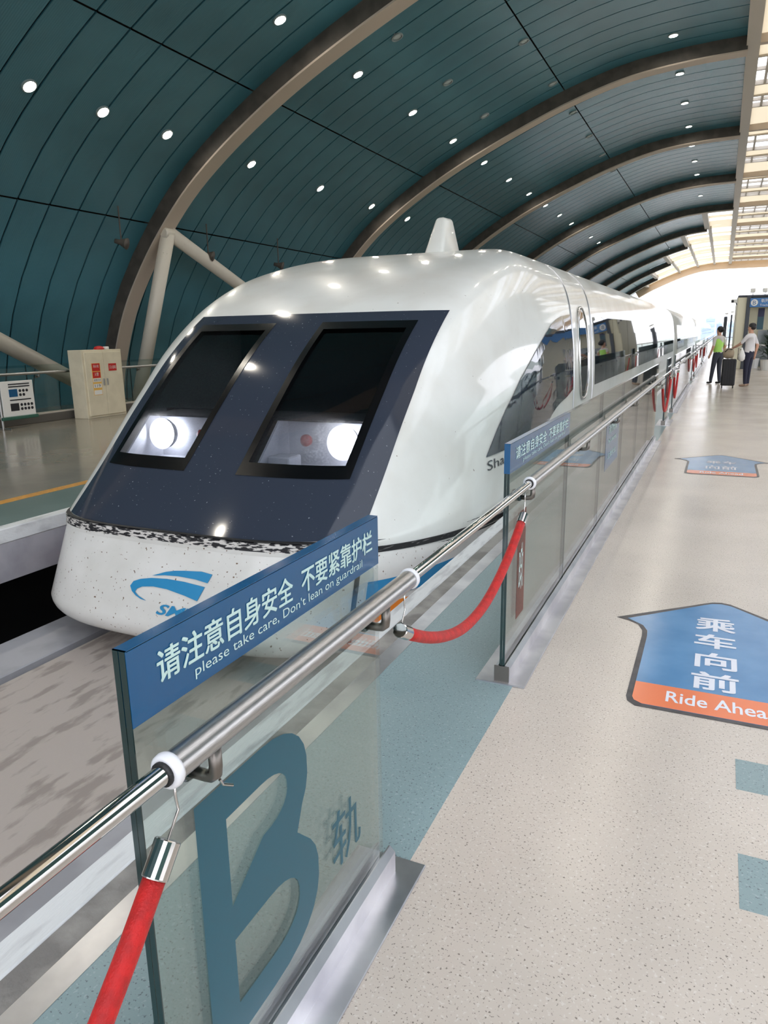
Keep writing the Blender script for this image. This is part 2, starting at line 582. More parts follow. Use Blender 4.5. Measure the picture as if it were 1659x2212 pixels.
bays = [(RIB_Y[i], RIB_Y[i + 1]) for i in range(len(RIB_Y) - 1)] + [(RIB_Y[-1], Y_END)]
shell = join(*[sweep(s_of_x(bay_end_x((a + b) / 2)), R_LEN[-1], a, b, 0.16) for a, b in bays])
ceiling = struct('ceiling', shell, M['void'], label='barrel vault of teal panels between steel ribs')
shell_r = join(*[sweep(s_of_x(bay_end_x((a + b) / 2)), s_of_x(-12.0), a, b, 0.0, mirror=True) for a, b in bays])  # unseen half, left open low down to let extra daylight in
struct('ceiling_right', shell_r, M['teal_plain'], label='unseen mirrored half of the teal vault, cut short to admit daylight')

NP = 13
PW = 9.92 / NP
def panel_vf(s0, s1, n=7):
    ss = np.linspace(s0 + 0.018, s1 - 0.018, n + 1)
    V, Fc = [], []
    for s in ss:
        p = roof_at(s)
        V += [(p[0], 0.021, p[1]), (p[0], PW - 0.021, p[1])]
    Fc += [(2 * i, 2 * i + 1, 2 * i + 3, 2 * i + 2) for i in range(n)]
    for yy in (0.021, PW - 0.021):
        k = len(V)
        for s in ss:
            p = roof_at(s); q = p - roof_in(s) * 0.03
            V += [(p[0], yy, p[1]), (q[0], yy, q[1])]
        Fc += [(k + 2 * i, k + 2 * i + 1, k + 2 * i + 3, k + 2 * i + 2) for i in range(n)]
    return V, Fc

protos = {}
for bi, (a, b) in enumerate(bays):
    if a < 4.0 or a > 52.0:
        continue
    for r in range(4):
        for k in range(NP):
            yk = a + k * PW
            if r not in protos:
                o = obj('panel', panel_vf(SEAMS[r], SEAMS[r + 1]), M['teal_panel'], ceiling, smooth=False)
                for pol in o.data.polygons:
                    pol.use_smooth = True
                protos[r] = o.data
            else:
                o = bpy.data.objects.new('panel', protos[r])
                COL.objects.link(o); o.parent = ceiling
            o.location = (0, yk, 0)
far = []
for (a, b) in bays:
    if 4.0 <= a <= 52.0:
        continue
    e = s_of_x(bay_end_x((a + b) / 2))
    cuts = [e] + [s for s in SEAMS if s > e + 0.3]
    n = max(1, int(round((b - a) / PW)))
    for i in range(len(cuts) - 1):
        for k in range(n):
            w = (b - a) / n
            far.append(sweep(cuts[i] + 0.018, cuts[i + 1] - 0.018, a + k * w + 0.021, a + (k + 1) * w - 0.021, 0.0, 7))
fo = obj('far_panel', join(*far), M['teal_panel'], ceiling)
fo['kind'] = 'stuff'

def rib_vf(s0, s1, d0, d1, y0, y1, n=60, mirror=False):
    V, Fc = [], []
    for s in np.linspace(s0, s1, n):
        p = roof_at(s); q = roof_in(s)
        for (d, yy) in ((d0, y0), (d1, y0), (d1, y1), (d0, y1)):
            w = p + q * d
            V.append((MIR - w[0] if mirror else w[0], yy, w[1]))
    for i in range(n - 1):
        for k in range(4):
            k2 = (k + 1) % 4
            Fc.append((4 * i + k, 4 * i + k2, 4 * i + 4 + k2, 4 * i + 4 + k))
    Fc += [(3, 2, 1, 0), tuple(4 * (n - 1) + k for k in range(4))]
    return V, Fc

S0 = s_of_x(-0.05)
for yr in RIB_Y:
    if yr < 3:
        continue
    e = s_of_x(bay_end_x(yr - 1))
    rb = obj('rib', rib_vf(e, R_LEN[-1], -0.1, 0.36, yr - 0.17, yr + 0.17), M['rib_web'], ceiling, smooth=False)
    obj('flange', rib_vf(e, R_LEN[-1], 0.36, 0.40, yr - 0.19, yr + 0.26), M['rib_flange'], rb)

# skylight: beams, cream strips and glazed strips
def strip_pts(xe, y0, y1, dz=0.0):
    se = s_of_x(xe)
    pts = [roof_at(s) for s in np.linspace(se, S0, 6)] if se > S0 + 0.05 else [roof_at(S0)]
    pts += [np.array((x, 9.46)) for x in (1.7, 3.5, 5.3)]
    if se > S0 + 0.05:
        pts += [np.array((MIR - roof_at(s)[0], roof_at(s)[1])) for s in np.linspace(S0, se, 6)]
    else:
        pts += [np.array((7.05, 9.42))]
    V = []
    for p in pts:
        V += [(p[0], y0, p[1] + dz), (p[0], y1, p[1] + dz)]
    return V, [(2 * i, 2 * i + 1, 2 * i + 3, 2 * i + 2) for i in range(len(pts) - 1)]

for (a, b) in bays:
    if a < 3:
        cells = [(0, 9.92, 'g')]
    else:
        cells = [(0.0, 1.7, 'm'), (1.7, 4.5, 'g'), (4.5, 5.8, 'm'), (5.8, 7.2, 'g'), (7.2, 9.92, 'm')]
    xe = bay_end_x((a + b) / 2)
    for (c0, c1, kd) in cells:
        y0, y1 = a + c0, min(a + c1, b)
        if y1 <= y0 + 0.05:
            continue
        if kd == 'm':
            obj('skylight_strip', strip_pts(xe, y0, y1), M['membrane'], ceiling, smooth=True)
        else:
            pn = obj('skylight_pane', strip_pts(xe, y0 + 0.06, y1 - 0.06, 0.05), M['sky_glass'], ceiling)
            if a >= 3:
                vf = []
                for xx in (0.55, 1.25, 1.95, 2.65, 3.35):
                    vf.append(box(xx - 0.04, xx + 0.04, y0, y1, 9.40, 9.53))
                vf.append(box(0.0, 7.0, (y0 + y1) / 2 - 0.04, (y0 + y1) / 2 + 0.04, 9.42, 9.52))
                vf += [box(0.0, 7.0, y0 - 0.03, y0 + 0.06, 9.38, 9.52), box(0.0, 7.0, y1 - 0.06, y1 + 0.03, 9.38, 9.52)]
                obj('glazing_bars', join(*vf), M['sky_frame'], pn)
    if xe < -0.1:
        p = roof_at(s_of_x(xe))
        obj('step_beam', box(p[0] - 0.15, p[0] + 0.2, a, b, p[1] - 0.25, p[1] + 0.1), M['sky_frame'], ceiling)
        for xx in (-5.4, -3.4, -1.6):
            if xx > xe + 1.0:
                p = roof_at(s_of_x(xx))
                obj('purlin', box(p[0] - 0.12, p[0] + 0.12, a, b, p[1] - 0.2, p[1] - 0.02), M['sky_frame'], ceiling)
for xx in (-0.08, 7.0):
    obj('edge_beam', box(xx, xx + 0.34, 3.0, Y_END, 9.16, 9.5), M['sky_frame'], ceiling)
for yr in RIB_Y:
    if yr > 3:
        obj('cross_beam', box(0.2, 7.0, yr - 0.1, yr + 0.1, 9.2, 9.45), M['rib_flange'], ceiling)
se = s_of_x(-10.4)
obj('end_arch', rib_vf(S0, se, -0.1, 0.75, Y_END - 0.7, Y_END + 0.2), M['tan'], ceiling)
obj('end_arch', rib_vf(S0, se, -0.1, 0.75, Y_END - 0.7, Y_END + 0.2, mirror=True), M['tan'], ceiling)
obj('end_arch', box(-0.05, 7.05, Y_END - 0.7, Y_END + 0.2, 8.67, 9.52), M['tan'], ceiling)

# slanted struts from the platform edge up to the rib nodes
def strut(p0, p1, r=0.17):
    o = obj('strut', tube([p0, p1], r, 16), M['strut'], ceiling, smooth=True)
    d = (Vector(p1) - Vector(p0)).normalized()
    obj('strut_joint', lathe(Vector(p1) - d * 0.5, d, [(0.06, 0), (0.17, 0.05), (0.12, 0.35), (0.09, 0.5)], 12), M['strut'], o, smooth=True)
strut((-13.98, 14.77, -0.3), (-12.43, 14.77, 4.06))
strut((-13.98, 14.77, -0.3), (-12.43, 4.8, 4.06))
strut((-13.98, 24.7, 1.3), (-12.43, 14.85, 4.06))
obj('rib_node', lathe((-12.43, 14.5, 4.06), (0, 1, 0), [(0.10, 0.1), (0.13, 0.13), (0.13, 0.5), (0.10, 0.53)], 16), M['strut'], ceiling)

# ------------------------------------------------------------------ ceiling lights
LIGHTS = {}
def ceiling_light(x_guess, yy, lit, label, group):
    s = s_of_x(x_guess)
    p = roof_at(s); q = roof_in(s)
    c = Vector((p[0], yy, p[1])); n = Vector((q[0], 0, q[1]))
    t = thing('ceiling_light', label, 'light', tuple(c), group)
    obj('trim_ring', lathe(c - n * 0.03, n, [(0.135, 0), (0.135, 0.06), (0.112, 0.066), (0.106, 0.03), (0.104, 0.012)], 20), M['ring'], t, smooth=False)
    obj('lens', lathe(c - n * 0.02, n, [(0.103, 0), (0.103, 0.03), (0.06, 0.036), (0.01, 0.037)], 14), M['lamp'] if lit else M['lamp_off'], t, smooth=True)
    if lit:
        if 'lamp_light' not in LIGHTS:
            ld = bpy.data.lights.new('lamp_light', 'AREA')
            ld.shape = 'DISK'; ld.size = 0.2; ld.energy = 13.5; ld.color = lin((255, 246, 230))
            LIGHTS['lamp_light'] = ld
        lo = bpy.data.objects.new('lamp_light', LIGHTS['lamp_light'])
        COL.objects.link(lo); lo.parent = t
        lo.location = n * 0.025
        lo.rotation_euler = (-n).to_track_quat('Z', 'Y').to_euler()

ORD = ['nearest', 'second', 'third', 'fourth', 'fifth', 'sixth', 'seventh', 'eighth', 'ninth', 'tenth', 'eleventh', 'twelfth', 'thirteenth', 'fourteenth']
def nth_lamp(i):
    return ORD[i] + ('' if i == 0 else ' nearest')
for i_, yy in enumerate((9.95, 11.6, 13.4, 16.5, 20.0, 23.5, 26.6, 30.0)):
    ceiling_light(-11.1, yy, True, nth_lamp(i_) + ' lit round downlight in the lower row above the opposite platform', 'lower row of lit downlights')
for k in range(14):
    ceiling_light(-8.17, 13.37 + 3.32 * k, True, nth_lamp(k) + ' lit round downlight in the middle row above the train', 'middle row of lit downlights')
for k in range(10):
    ceiling_light(-1.9, 20.0 + 3.3 * k, True, nth_lamp(k) + ' lit round downlight in the upper row next to the skylight', 'upper row of lit downlights')
for k in range(6):      # the rows go on overhead, before the part of the vault that the picture shows
    for xr, rn in ((-11.1, 'lower'), (-8.17, 'middle'), (-1.9, 'upper')):
        if rn == 'upper' and k > 1:
            continue
        yy = (8.2 if rn == 'lower' else 10.05 if rn == 'middle' else 16.7) - 3.32 * k
        ceiling_light(xr, yy, True, ORD[k] + ' overhead lamp of the %s row, before the pictured part of the vault' % rn, 'downlights of the %s row overhead' % rn)
for i_, yy in enumerate((20.0, 23.5, 26.7, 30.0, 33.3, 36.6)):
    ceiling_light(-5.15, yy, False, nth_lamp(i_) + ' unlit round downlight by the upper panel seam', 'unlit downlights along the upper seam')
for i_, yy in enumerate((13.0, 16.4, 19.7, 23.0)):
    ceiling_light(-7.05, yy, False, nth_lamp(i_) + ' unlit dark round fitting above the middle lamp row', 'unlit fittings above the middle row')

for i_, yy in enumerate((13.36, 16.5, 19.93)):
    c = (-12.6, yy, 3.72)
    t = thing('ceiling_speaker', nth_lamp(i_) + ' small horn speaker hanging from the lower panel seam', 'speaker', c, 'speakers hanging on the vault')
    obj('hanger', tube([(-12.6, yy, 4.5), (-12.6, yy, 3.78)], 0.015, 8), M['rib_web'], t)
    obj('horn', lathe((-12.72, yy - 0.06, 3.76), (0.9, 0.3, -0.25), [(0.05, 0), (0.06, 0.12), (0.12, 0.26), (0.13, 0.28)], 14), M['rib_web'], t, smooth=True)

# ------------------------------------------------------------------ maglev train: surface of the nose
XC=-3.62
WZ=np.array([-.13,.2,.6,.8,1.1,1.39,1.6,1.79,1.93,2.11,2.27,2.38,2.486,2.58,2.65,2.70,2.72])
WW=np.array([1.85,1.862,1.866,1.868,1.858,1.84,1.815,1.787,1.762,1.71,1.63,1.53,1.38,1.12,.82,.45,0.0])
ZK=np.array([.157,.55,1.0,1.4,1.7,1.95,2.2,2.4,2.55,2.66,2.72])
YK=np.array([3.99,4.49,5.01,5.50,5.95,6.42,7.05,7.80,8.60,9.65,10.7])
def pchip(xk,yk,x):
    x=np.asarray(x,float)
    d=np.diff(yk)/np.diff(xk); m=np.empty(len(xk)); m[0]=d[0]; m[-1]=d[-1]
    pr=d[1:]*d[:-1]; m[1:-1]=np.where(pr>0,2*pr/(d[1:]+d[:-1]+1e-12),0)
    i=np.clip(np.searchsorted(xk,x)-1,0,len(xk)-2); hh=xk[i+1]-xk[i]; t=(x-xk[i])/hh
    return yk[i]*(2*t**3-3*t**2+1)+m[i]*hh*(t**3-2*t**2+t)+yk[i+1]*(-2*t**3+3*t**2)+m[i+1]*hh*(t**3-t**2)
def half_w(z): return pchip(WZ,WW,np.clip(z,-.13,2.72))
def nose_par(z):
    y0=pchip(ZK,YK,np.clip(z,.157,2.72))
    s=np.clip((z-.157)/2.3,0,1); p=3.75+3.25*s; q=3.18+2.8*s
    ye=7.16+2.34*np.clip((z-.157)/1.0,0,1)
    return y0,np.maximum(ye-y0,.25),p,q
def front_y(a,z):
    y0,L,p,q=nose_par(z); u=np.clip(np.abs(a)/np.maximum(half_w(z),1e-3),0,1)
    return y0+L*(1-np.maximum(1-u**p,0)**(1/q))
def side_a(y,z):
    y0,L,p,q=nose_par(z); t=np.clip((y-y0)/L,0,1)
    return half_w(z)*np.maximum(1-(1-t)**q,0)**(1/p)
# lower cover : gutter curve -> bottom curve
def gut(s):
    u=np.abs(s); y=3.99+3.17*(1-np.maximum(1-u**3.75,0)**(1/3.18)); t=np.clip((y-3.99)/3.17,0,1)
    return 1.85*s,y,.157-.288*t
def bot(s):
    u=np.abs(s); y=3.723+3.6*(1-np.maximum(1-u**4.0,0)**(1/3.58)); return 1.876*s,y,np.full_like(s,-.55)

def white_paint(name, col, dirt, speck=0.0, speck_scale=70):
    m, nt, b, N = base_mat(name)
    b.inputs['Roughness'].default_value = 0.3
    b.inputs['Specular IOR Level'].default_value = 0.15
    b.inputs['Coat Weight'].default_value = 0.55
    b.inputs['Coat Roughness'].default_value = 0.06
    tc = N.new('ShaderNodeTexCoord')
    n1 = N.new('ShaderNodeTexNoise'); n1.inputs['Scale'].default_value = 1.6; n1.inputs['Detail'].default_value = 6
    nt.links.new(tc.outputs['Object'], n1.inputs['Vector'])
    r1 = N.new('ShaderNodeValToRGB')
    r1.color_ramp.elements[0].position = 0.35; r1.color_ramp.elements[0].color = rgba(dirt)
    r1.color_ramp.elements[1].position = 0.6; r1.color_ramp.elements[1].color = rgba(col)
    nt.links.new(n1.outputs['Fac'], r1.inputs['Fac'])
    last = r1.outputs['Color']
    if speck:
        n2 = N.new('ShaderNodeTexNoise'); n2.inputs['Scale'].default_value = speck_scale; n2.inputs['Detail'].default_value = 1.5
        n2.inputs['Roughness'].default_value = 0.4
        nt.links.new(tc.outputs['Object'], n2.inputs['Vector'])
        r2 = N.new('ShaderNodeValToRGB')
        r2.color_ramp.elements[0].position = speck; r2.color_ramp.elements[0].color = (0, 0, 0, 1)
        r2.color_ramp.elements[1].position = speck + 0.04; r2.color_ramp.elements[1].color = (1, 1, 1, 1)
        nt.links.new(n2.outputs['Fac'], r2.inputs['Fac'])
        mx = N.new('ShaderNodeMix'); mx.data_type = 'RGBA'
        nt.links.new(r2.outputs['Color'], mx.inputs[0])
        nt.links.new(last, mx.inputs[6]); mx.inputs[7].default_value = rgba((112, 92, 74))
        last = mx.outputs[2]
    nt.links.new(last, b.inputs['Base Color'])
    return m

M['train_white'] = white_paint('white_train_paint', (232, 232, 226), (222, 220, 212), 0.775, 26)
M['train_cover'] = white_paint('white_nose_cover_paint', (218, 216, 211), (204, 202, 195), 0.70, 42)
M['train_side'] = white_paint('white_car_paint', (216, 216, 212), (208, 207, 202))
M['windshield'] = mat('slate_windshield_paint', (52, 58, 70), 0.085, coat=0.0, spec=0.25, noise=(140, 146, 150), noise_scale=55, noise_detail=1, lo=0.215, hi=0.245)
M['win_frame'] = mat('black_window_rubber', (9, 9, 11), 0.2, spec=0.3)
M['cab_glass'] = glass_mat('dirty_cab_glass', (0.55, 0.58, 0.62), 1.5, 0.16)
M['cab_dark'] = mat('dark_cab_interior', (26, 28, 32), 0.8)
M['lamp_bowl'] = mat('headlight_bowl', (190, 190, 196), 0.5)
M['headlight'] = mat('lit_headlight', (255, 255, 255), 0.4, emit=(246, 248, 255), emit_strength=15.0)
M['red_lamp'] = mat('red_tail_lamp', (150, 20, 24), 0.3)
M['gutter'] = mat('chipped_black_gutter', (22, 22, 26), 0.6, noise=(206, 202, 196), noise_scale=42, noise_detail=9, stretch=(0.4, 0.4, 1.6), lo=0.46, hi=0.52)
M['gutter_side'] = mat('black_gutter_rubber', (20, 20, 24), 0.6, noise=(120, 118, 116), noise_scale=30, noise_detail=8, stretch=(0.3, 0.3, 2.5), lo=0.33, hi=0.4)
M['seam'] = mat('black_seam', (18, 18, 20), 0.6)
M['tinted'] = mat('dark_mirror_glass', (20, 28, 38), 0.02, coat=0.0, spec=0.8)
M['swoosh'] = mat('slate_blue_side_glass', (36, 46, 60), 0.03, coat=0.0, spec=0.5)
M['stripe_blue'] = mat('blue_train_stripe', (36, 128, 178), 0.25, coat=0.5)
M['stripe_orange'] = mat('orange_train_stripe', (240, 138, 50), 0.25, coat=0.5)
M['logo'] = mat('blue_logo_film', (40, 132, 180), 0.3)
M['letters_grey'] = mat('dark_grey_lettering', (52, 56, 62), 0.35)

train = thing('maglev_train', 'white magnetic levitation train with dark windshield standing at the platform', 'train', (XC, 12.0, -0.55))

# --- upper nose and first car body as one skin
CAR_END = 32.3
th = np.linspace(-math.pi / 2, math.pi / 2, 131)
SS = np.sin(th)
half_z = np.concatenate([np.linspace(.157, 2.0, 46), np.linspace(2.0, 2.48, 22)[1:], 2.48 + 0.24 * np.sin(np.linspace(0, math.pi / 2, 22))[1:]])
rows = []
ga, gy, gz = gut(SS)
rows.append([(XC + a, yy, zz) for a, yy, zz in zip(ga, gy, gz)])
for z in half_z:
    y0, L, p, q = [float(v) for v in nose_par(z)]
    w = float(half_w(z))
    rows.append([(XC + w * s, y0 + L * (1 - max(1 - abs(s) ** p, 0) ** (1 / q)), z) for s in SS])
V = []
for i, r in enumerate(rows):
    zl = r[0][2]
    full = [(r[0][0], CAR_END, zl), (r[0][0], 11.1, zl)] + r + [(r[-1][0], 11.1, zl), (r[-1][0], CAR_END, zl)]
    V += full
NC = len(SS) + 4
def keep_nose(i, j):
    if i == 0:
        return True
    q = [V[i * NC + j], V[i * NC + j + 1], V[(i + 1) * NC + j + 1], V[(i + 1) * NC + j]]
    a = sum(v[0] for v in q) / 4 - XC
    z = sum(v[2] for v in q) / 4
    yy = sum(v[1] for v in q) / 4
    return not (-1.14 < a < 1.30 and 0.34 < z < 1.755 and yy < 7.5)
nose = obj('nose_body', (V, grid_faces(len(rows), NC, keep=keep_nose)), M['train_white'], train, smooth=True)

# --- patches that follow the nose: (a, z) for the front, (y, z) for the side
def nrm_front(a, z):
    e = 0.01
    dya = (front_y(a + e, z) - front_y(a - e, z)) / (2 * e)
    dyz = (front_y(a, z + e) - front_y(a, z - e)) / (2 * e)
    n = Vector((float(dya), -1.0, float(dyz)))
    return n.normalized()

def on_front(a, z, d):
    n = nrm_front(a, z)
    return (XC + a + n.x * d, float(front_y(a, z)) + n.y * d, z + n.z * d)

def on_side(sgn):
    def f(yy, z, d):
        e = 0.02
        a = float(side_a(yy, z))
        day = (float(side_a(yy + e, z)) - float(side_a(yy - e, z))) / (2 * e)
        daz = (float(side_a(yy, z + e)) - float(side_a(yy, z - e))) / (2 * e)
        n = Vector((1.0, -day, -daz)).normalized()
        return (XC + sgn * (a + n.x * d), yy + n.y * d, z + n.z * d)
    return f

def front_grid(al, zl, d, thick=0.0, hole=None):
    Vt = [on_front(a, z, d) for z in zl for a in al]
    na, nz = len(al), len(zl)
    def keep(i, j):
        if hole is None:
            return True
        a = (al[j] + al[j + 1]) / 2
        z = (zl[i] + zl[i + 1]) / 2
        return not hole(a, z)
    return Vt, grid_faces(nz, na, keep=keep)

WB, WT = 0.578, 1.70
WIN = {-1: (-1.07, -0.215), 1: (0.305, 1.19)}        # lateral extent of the two cab windows
AL, AR = -1.215, 1.40
def uniq(*ls):
    return sorted(set(round(float(v), 4) for v in np.concatenate(ls)))
al = uniq(np.linspace(AL, WIN[-1][0], 5), np.linspace(*WIN[-1], 12), np.linspace(WIN[-1][1], WIN[1][0], 8), np.linspace(*WIN[1], 12), np.linspace(WIN[1][1], AR, 6))
zl = uniq(np.linspace(0.20, WB, 10), np.linspace(WB, WT, 24), np.linspace(WT, 1.80, 6))
def in_win(a, z, b=0.0, bb=0.0):
    return any(w[0] + b < a < w[1] - b for w in WIN.values()) and WB + bb < z < WT - b
panel = obj('windshield_panel', front_grid(al, zl, 0.006, hole=in_win), M['windshield'], train, smooth=True,
            label='dark slate front panel around the two cab windows')

for sg in (-1, 1):
    w0, w1 = WIN[sg]
    win = obj('cab_window', front_grid(list(np.linspace(w0, w1, 12)), list(np.linspace(WB, WT, 22)), -0.012), M['cab_glass'], train, smooth=True, label='slanted dark cab window pane')
    b = 0.05
    fal = uniq(np.linspace(w0 - 0.012, w0 + b, 3), np.linspace(w0 + b, w1 - b, 10), np.linspace(w1 - b, w1 + 0.012, 3))
    fzl = uniq(np.linspace(WB - 0.015, WB + 0.07, 4), np.linspace(WB + 0.07, WT - b, 20), np.linspace(WT - b, WT + 0.012, 3))
    obj('window_frame', front_grid(fal, fzl, 0.011, hole=lambda a, z: in_win(a, z, b, 0.07)), M['win_frame'], win, smooth=True)
    # headlight unit standing in a tray behind the pane
    wc = (w0 + w1) / 2
    c = Vector((XC + (-0.86 if sg < 0 else 0.96), 5.12, 0.765))
    ax = Vector((0.0, -1.0, 0.10)).normalized()
    hl = obj('headlight', lathe(c - ax * 0.02, ax, [(0.088, 0), (0.088, 0.03), (0.04, 0.04), (0.005, 0.042)], 24), M['headlight'], train, smooth=True, label='glowing round headlight behind the cab window')
    obj('reflector_bowl', (lambda r: (r[0], r[1][:-2]))(lathe(c, ax, [(0.09, 0.0), (0.11, 0.01), (0.13, 0.05), (0.14, 0.10)], 28)), M['lamp_bowl'], hl, smooth=True)
    xa, xb = XC + w0 + 0.03, XC + w1 - 0.03
    obj('lamp_shelf', bbox(xa, xb, float(front_y(1.15, 0.93)) + 0.04, 5.6, 0.925, 0.945, 0.006, 1), M['cab_dark'], hl)
    obj('lamp_tray', bbox(xa, xb, float(front_y(1.15, 0.54)) + 0.04, 5.6, 0.53, 0.55, 0.006, 1), M['lamp_bowl'], hl)
    obj('lamp_back', box(xa, xb, 5.2, 5.22, 0.55, 0.925), M['lamp_bowl'], hl)
    for xo in ((xa, xa + 0.02), (xb - 0.02, xb)):
        ya, yb = float(front_y(1.15, 0.55)) + 0.05, float(front_y(1.15, 0.925)) + 0.05
        Vs = [(x, yy, zz) for x in xo for (yy, zz) in ((ya, 0.55), (5.2, 0.55), (5.2, 0.925), (yb, 0.925))]
        obj('lamp_side', (Vs, [(0, 1, 2, 3), (7, 6, 5, 4), (0, 3, 7, 4), (0, 4, 5, 1), (1, 5, 6, 2), (2, 6, 7, 3)]), M['lamp_bowl'], hl)
    c2 = c + Vector((-sg * 0.38, 0.0, 0.0))
    obj('tail_lamp', lathe(c2, ax, [(0.05, 0), (0.05, 0.03), (0.02, 0.045)], 18), M['red_lamp'], hl, smooth=True, label='unlit red marker lamp')
    obj('ballast_box', bbox(c.x - sg * 0.50 - 0.1, c.x - sg * 0.50 + 0.1, 4.85, 5.05, 0.55, 0.66, 0.01, 1), M['lamp_bowl'], hl)
obj('cab_bulkhead', join(box(XC - 1.5, XC + 1.5, 7.2, 7.25, 0.2, 2.0), box(XC - 1.25, XC + 1.25, 5.5, 7.2, 0.45, 0.5), box(XC - 1.2, XC + 1.2, 5.5, 5.54, 0.45, 0.95)), M['cab_dark'], train)

# --- gutter line round the nose
def gut_strip(dz0, dz1, d, m, name, s0=-1.0, s1=1.0, tail=True, n=161, label=None):
    s = np.sin(np.linspace(math.asin(s0), math.asin(s1), n))
    a, yy, zz = gut(s)
    P = np.stack([XC + a, yy], -1)
    T = np.gradient(P, axis=0); T /= np.linalg.norm(T, axis=1)[:, None]
    Nn = np.stack([T[:, 1], -T[:, 0]], -1)
    pts = [(P[i, 0] + Nn[i, 0] * d, P[i, 1] + Nn[i, 1] * d, zz[i]) for i in range(n)]
    if tail and s1 >= 1:
        pts.append((pts[-1][0], CAR_END, pts[-1][2]))
    if tail and s0 <= -1:
        pts.insert(0, (pts[0][0], CAR_END, pts[0][2]))
    Vt = [(p[0], p[1], p[2] + dz0) for p in pts] + [(p[0], p[1], p[2] + dz1) for p in pts]
    k = len(pts)
    cen = [(p[0] - 0.0, p[1], p[2]) for p in pts]
    Vt += [(XC + (p[0] - XC) * 0.985, p[1] + 0.03, p[2] + dz1) for p in cen] + [(XC + (p[0] - XC) * 0.985, p[1] + 0.03, p[2] + dz0) for p in cen]
    Fc = []
    for r in range(3):
        Fc += [(r * k + i, r * k + i + 1, (r + 1) * k + i + 1, (r + 1) * k + i) for i in range(k - 1)]
    Fc += [(3 * k + i, 3 * k + i + 1, i + 1, i) for i in range(k - 1)]
    return obj(name, (Vt, Fc), m, train, smooth=False, label=label)
gut_strip(-0.012, 0.05, 0.012, M['gutter'], 'gutter_strip', -0.80, 0.80, tail=False, label='chipped black and white drip strip under the windshield')
gut_strip(-0.030, 0.012, 0.012, M['gutter_side'], 'gutter_strip', 0.80, 1.0, label='black drip strip along the side')
gut_strip(-0.030, 0.012, 0.012, M['gutter_side'], 'gutter_strip', -1.0, -0.80)
gut_strip(-0.040, -0.012, 0.017, M['train_cover'], 'gutter_lip', -0.80, 0.80, tail=False)
gut_strip(-0.056, -0.046, 0.006, M['seam'], 'cover_seam')
gut_strip(0.056, 0.062, 0.004, M['seam'], 'cover_seam')

# --- lower nose cover, rounded under
def cover(s, t):
    s = np.asarray(s, float)
    g, b = gut(s), bot(s)
    return tuple(g[k] * (1 - t) + b[k] * t for k in range(3))

cov_rows = []
for t in np.linspace(0, 0.86, 16):
    a, yy, zz = cover(SS, t)
    cov_rows.append(list(zip(XC + a, yy, zz)))
a, yy, zz = cover(SS, 0.86)
for ph in np.linspace(0, math.pi / 2, 8)[1:]:
    ins = 0.16 * (1 - math.cos(ph)); dn = 0.16 * math.sin(ph)
    k = 1 - ins / 1.87
    a2, y2, z2 = cover(SS, 0.86)
    cov_rows.append([(XC + aa * k, y_ + ins * 1.0 * (1 if abs(s_) < 0.999 else 0.0), z_ - dn) for aa, y_, z_, s_ in zip(a2, y2, z2, SS)])
last = cov_rows[-1]
cov_rows.append([(XC + (v[0] - XC) * 0.75, v[1] + 0.6, v[2] + 0.02) for v in last])
V = []
for r in cov_rows:
    V += [(r[0][0], CAR_END, r[0][2])] + r + [(r[-1][0], CAR_END, r[-1][2])]
obj('nose_cover', (V, grid_faces(len(cov_rows), len(SS) + 2)), M['train_cover'], train, smooth=True, label='white lower nose cover speckled with insect marks')
for sg in (-1, 1):
    xa, xb = sorted((XC + sg * 1.55, XC + sg * 1.80))
    obj('levitation_skirt', bbox(xa, xb, 5.6, CAR_END, -1.5, -0.5, 0.05, 2), M['train_side'], train)

def on_cover(a, z, d):
    """front of the cover: lateral a, height z"""
    t = 0.5
    for _ in range(12):
        s = a / (1.85 * (1 - t) + 1.876 * t)
        g, b = gut(np.array(s)), bot(np.array(s))
        t = float((g[2] - z) / max(float(g[2]) + 0.55, 1e-3))
        t = min(max(t, 0), 1)
    yy = float(g[1]) * (1 - t) + float(b[1]) * t
    return (XC + a, yy - d, z)

def cover_band(s0, s1, t0, t1, d, tail, n=40):
    s = np.linspace(s0, s1, n) if not tail else np.sin(np.linspace(math.asin(abs(s0)), math.pi / 2, n)) * (1 if s0 > 0 else -1)
    Vt = []
    m_ = 6
    for tt in np.linspace(0, 1, m_):
        tv = t0 + (t1 - t0) * tt
        a, yy, zz = cover(s, tv)
        P = np.stack([XC + a, yy], -1)
        T = np.gradient(P, axis=0); T /= np.maximum(np.linalg.norm(T, axis=1), 1e-9)[:, None]
        Nn = np.stack([T[:, 1], -T[:, 0]], -1) * (1 if s0 > 0 else -1)
        r = [(P[i, 0] + Nn[i, 0] * d, P[i, 1] + Nn[i, 1] * d, zz[i]) for i in range(n)]
        if tail:
            r.append((r[-1][0], CAR_END, r[-1][2]))
        Vt += r
    k = n + (1 if tail else 0)
    return Vt, grid_faces(m_, k)
for sg in (-1, 1):
    obj('cover_joint', cover_band(sg * 0.755, sg * 0.768, 0.16, 0.9, 0.005, False, 4), M['seam'], train)
    obj('blue_stripe', cover_band(sg * 0.79, sg, 0.335, 0.53, 0.005, True), M['stripe_blue'], train)
    obj('orange_stripe', cover_band(sg * 0.79, sg, 0.59, 0.765, 0.005, True), M['stripe_orange'], train)

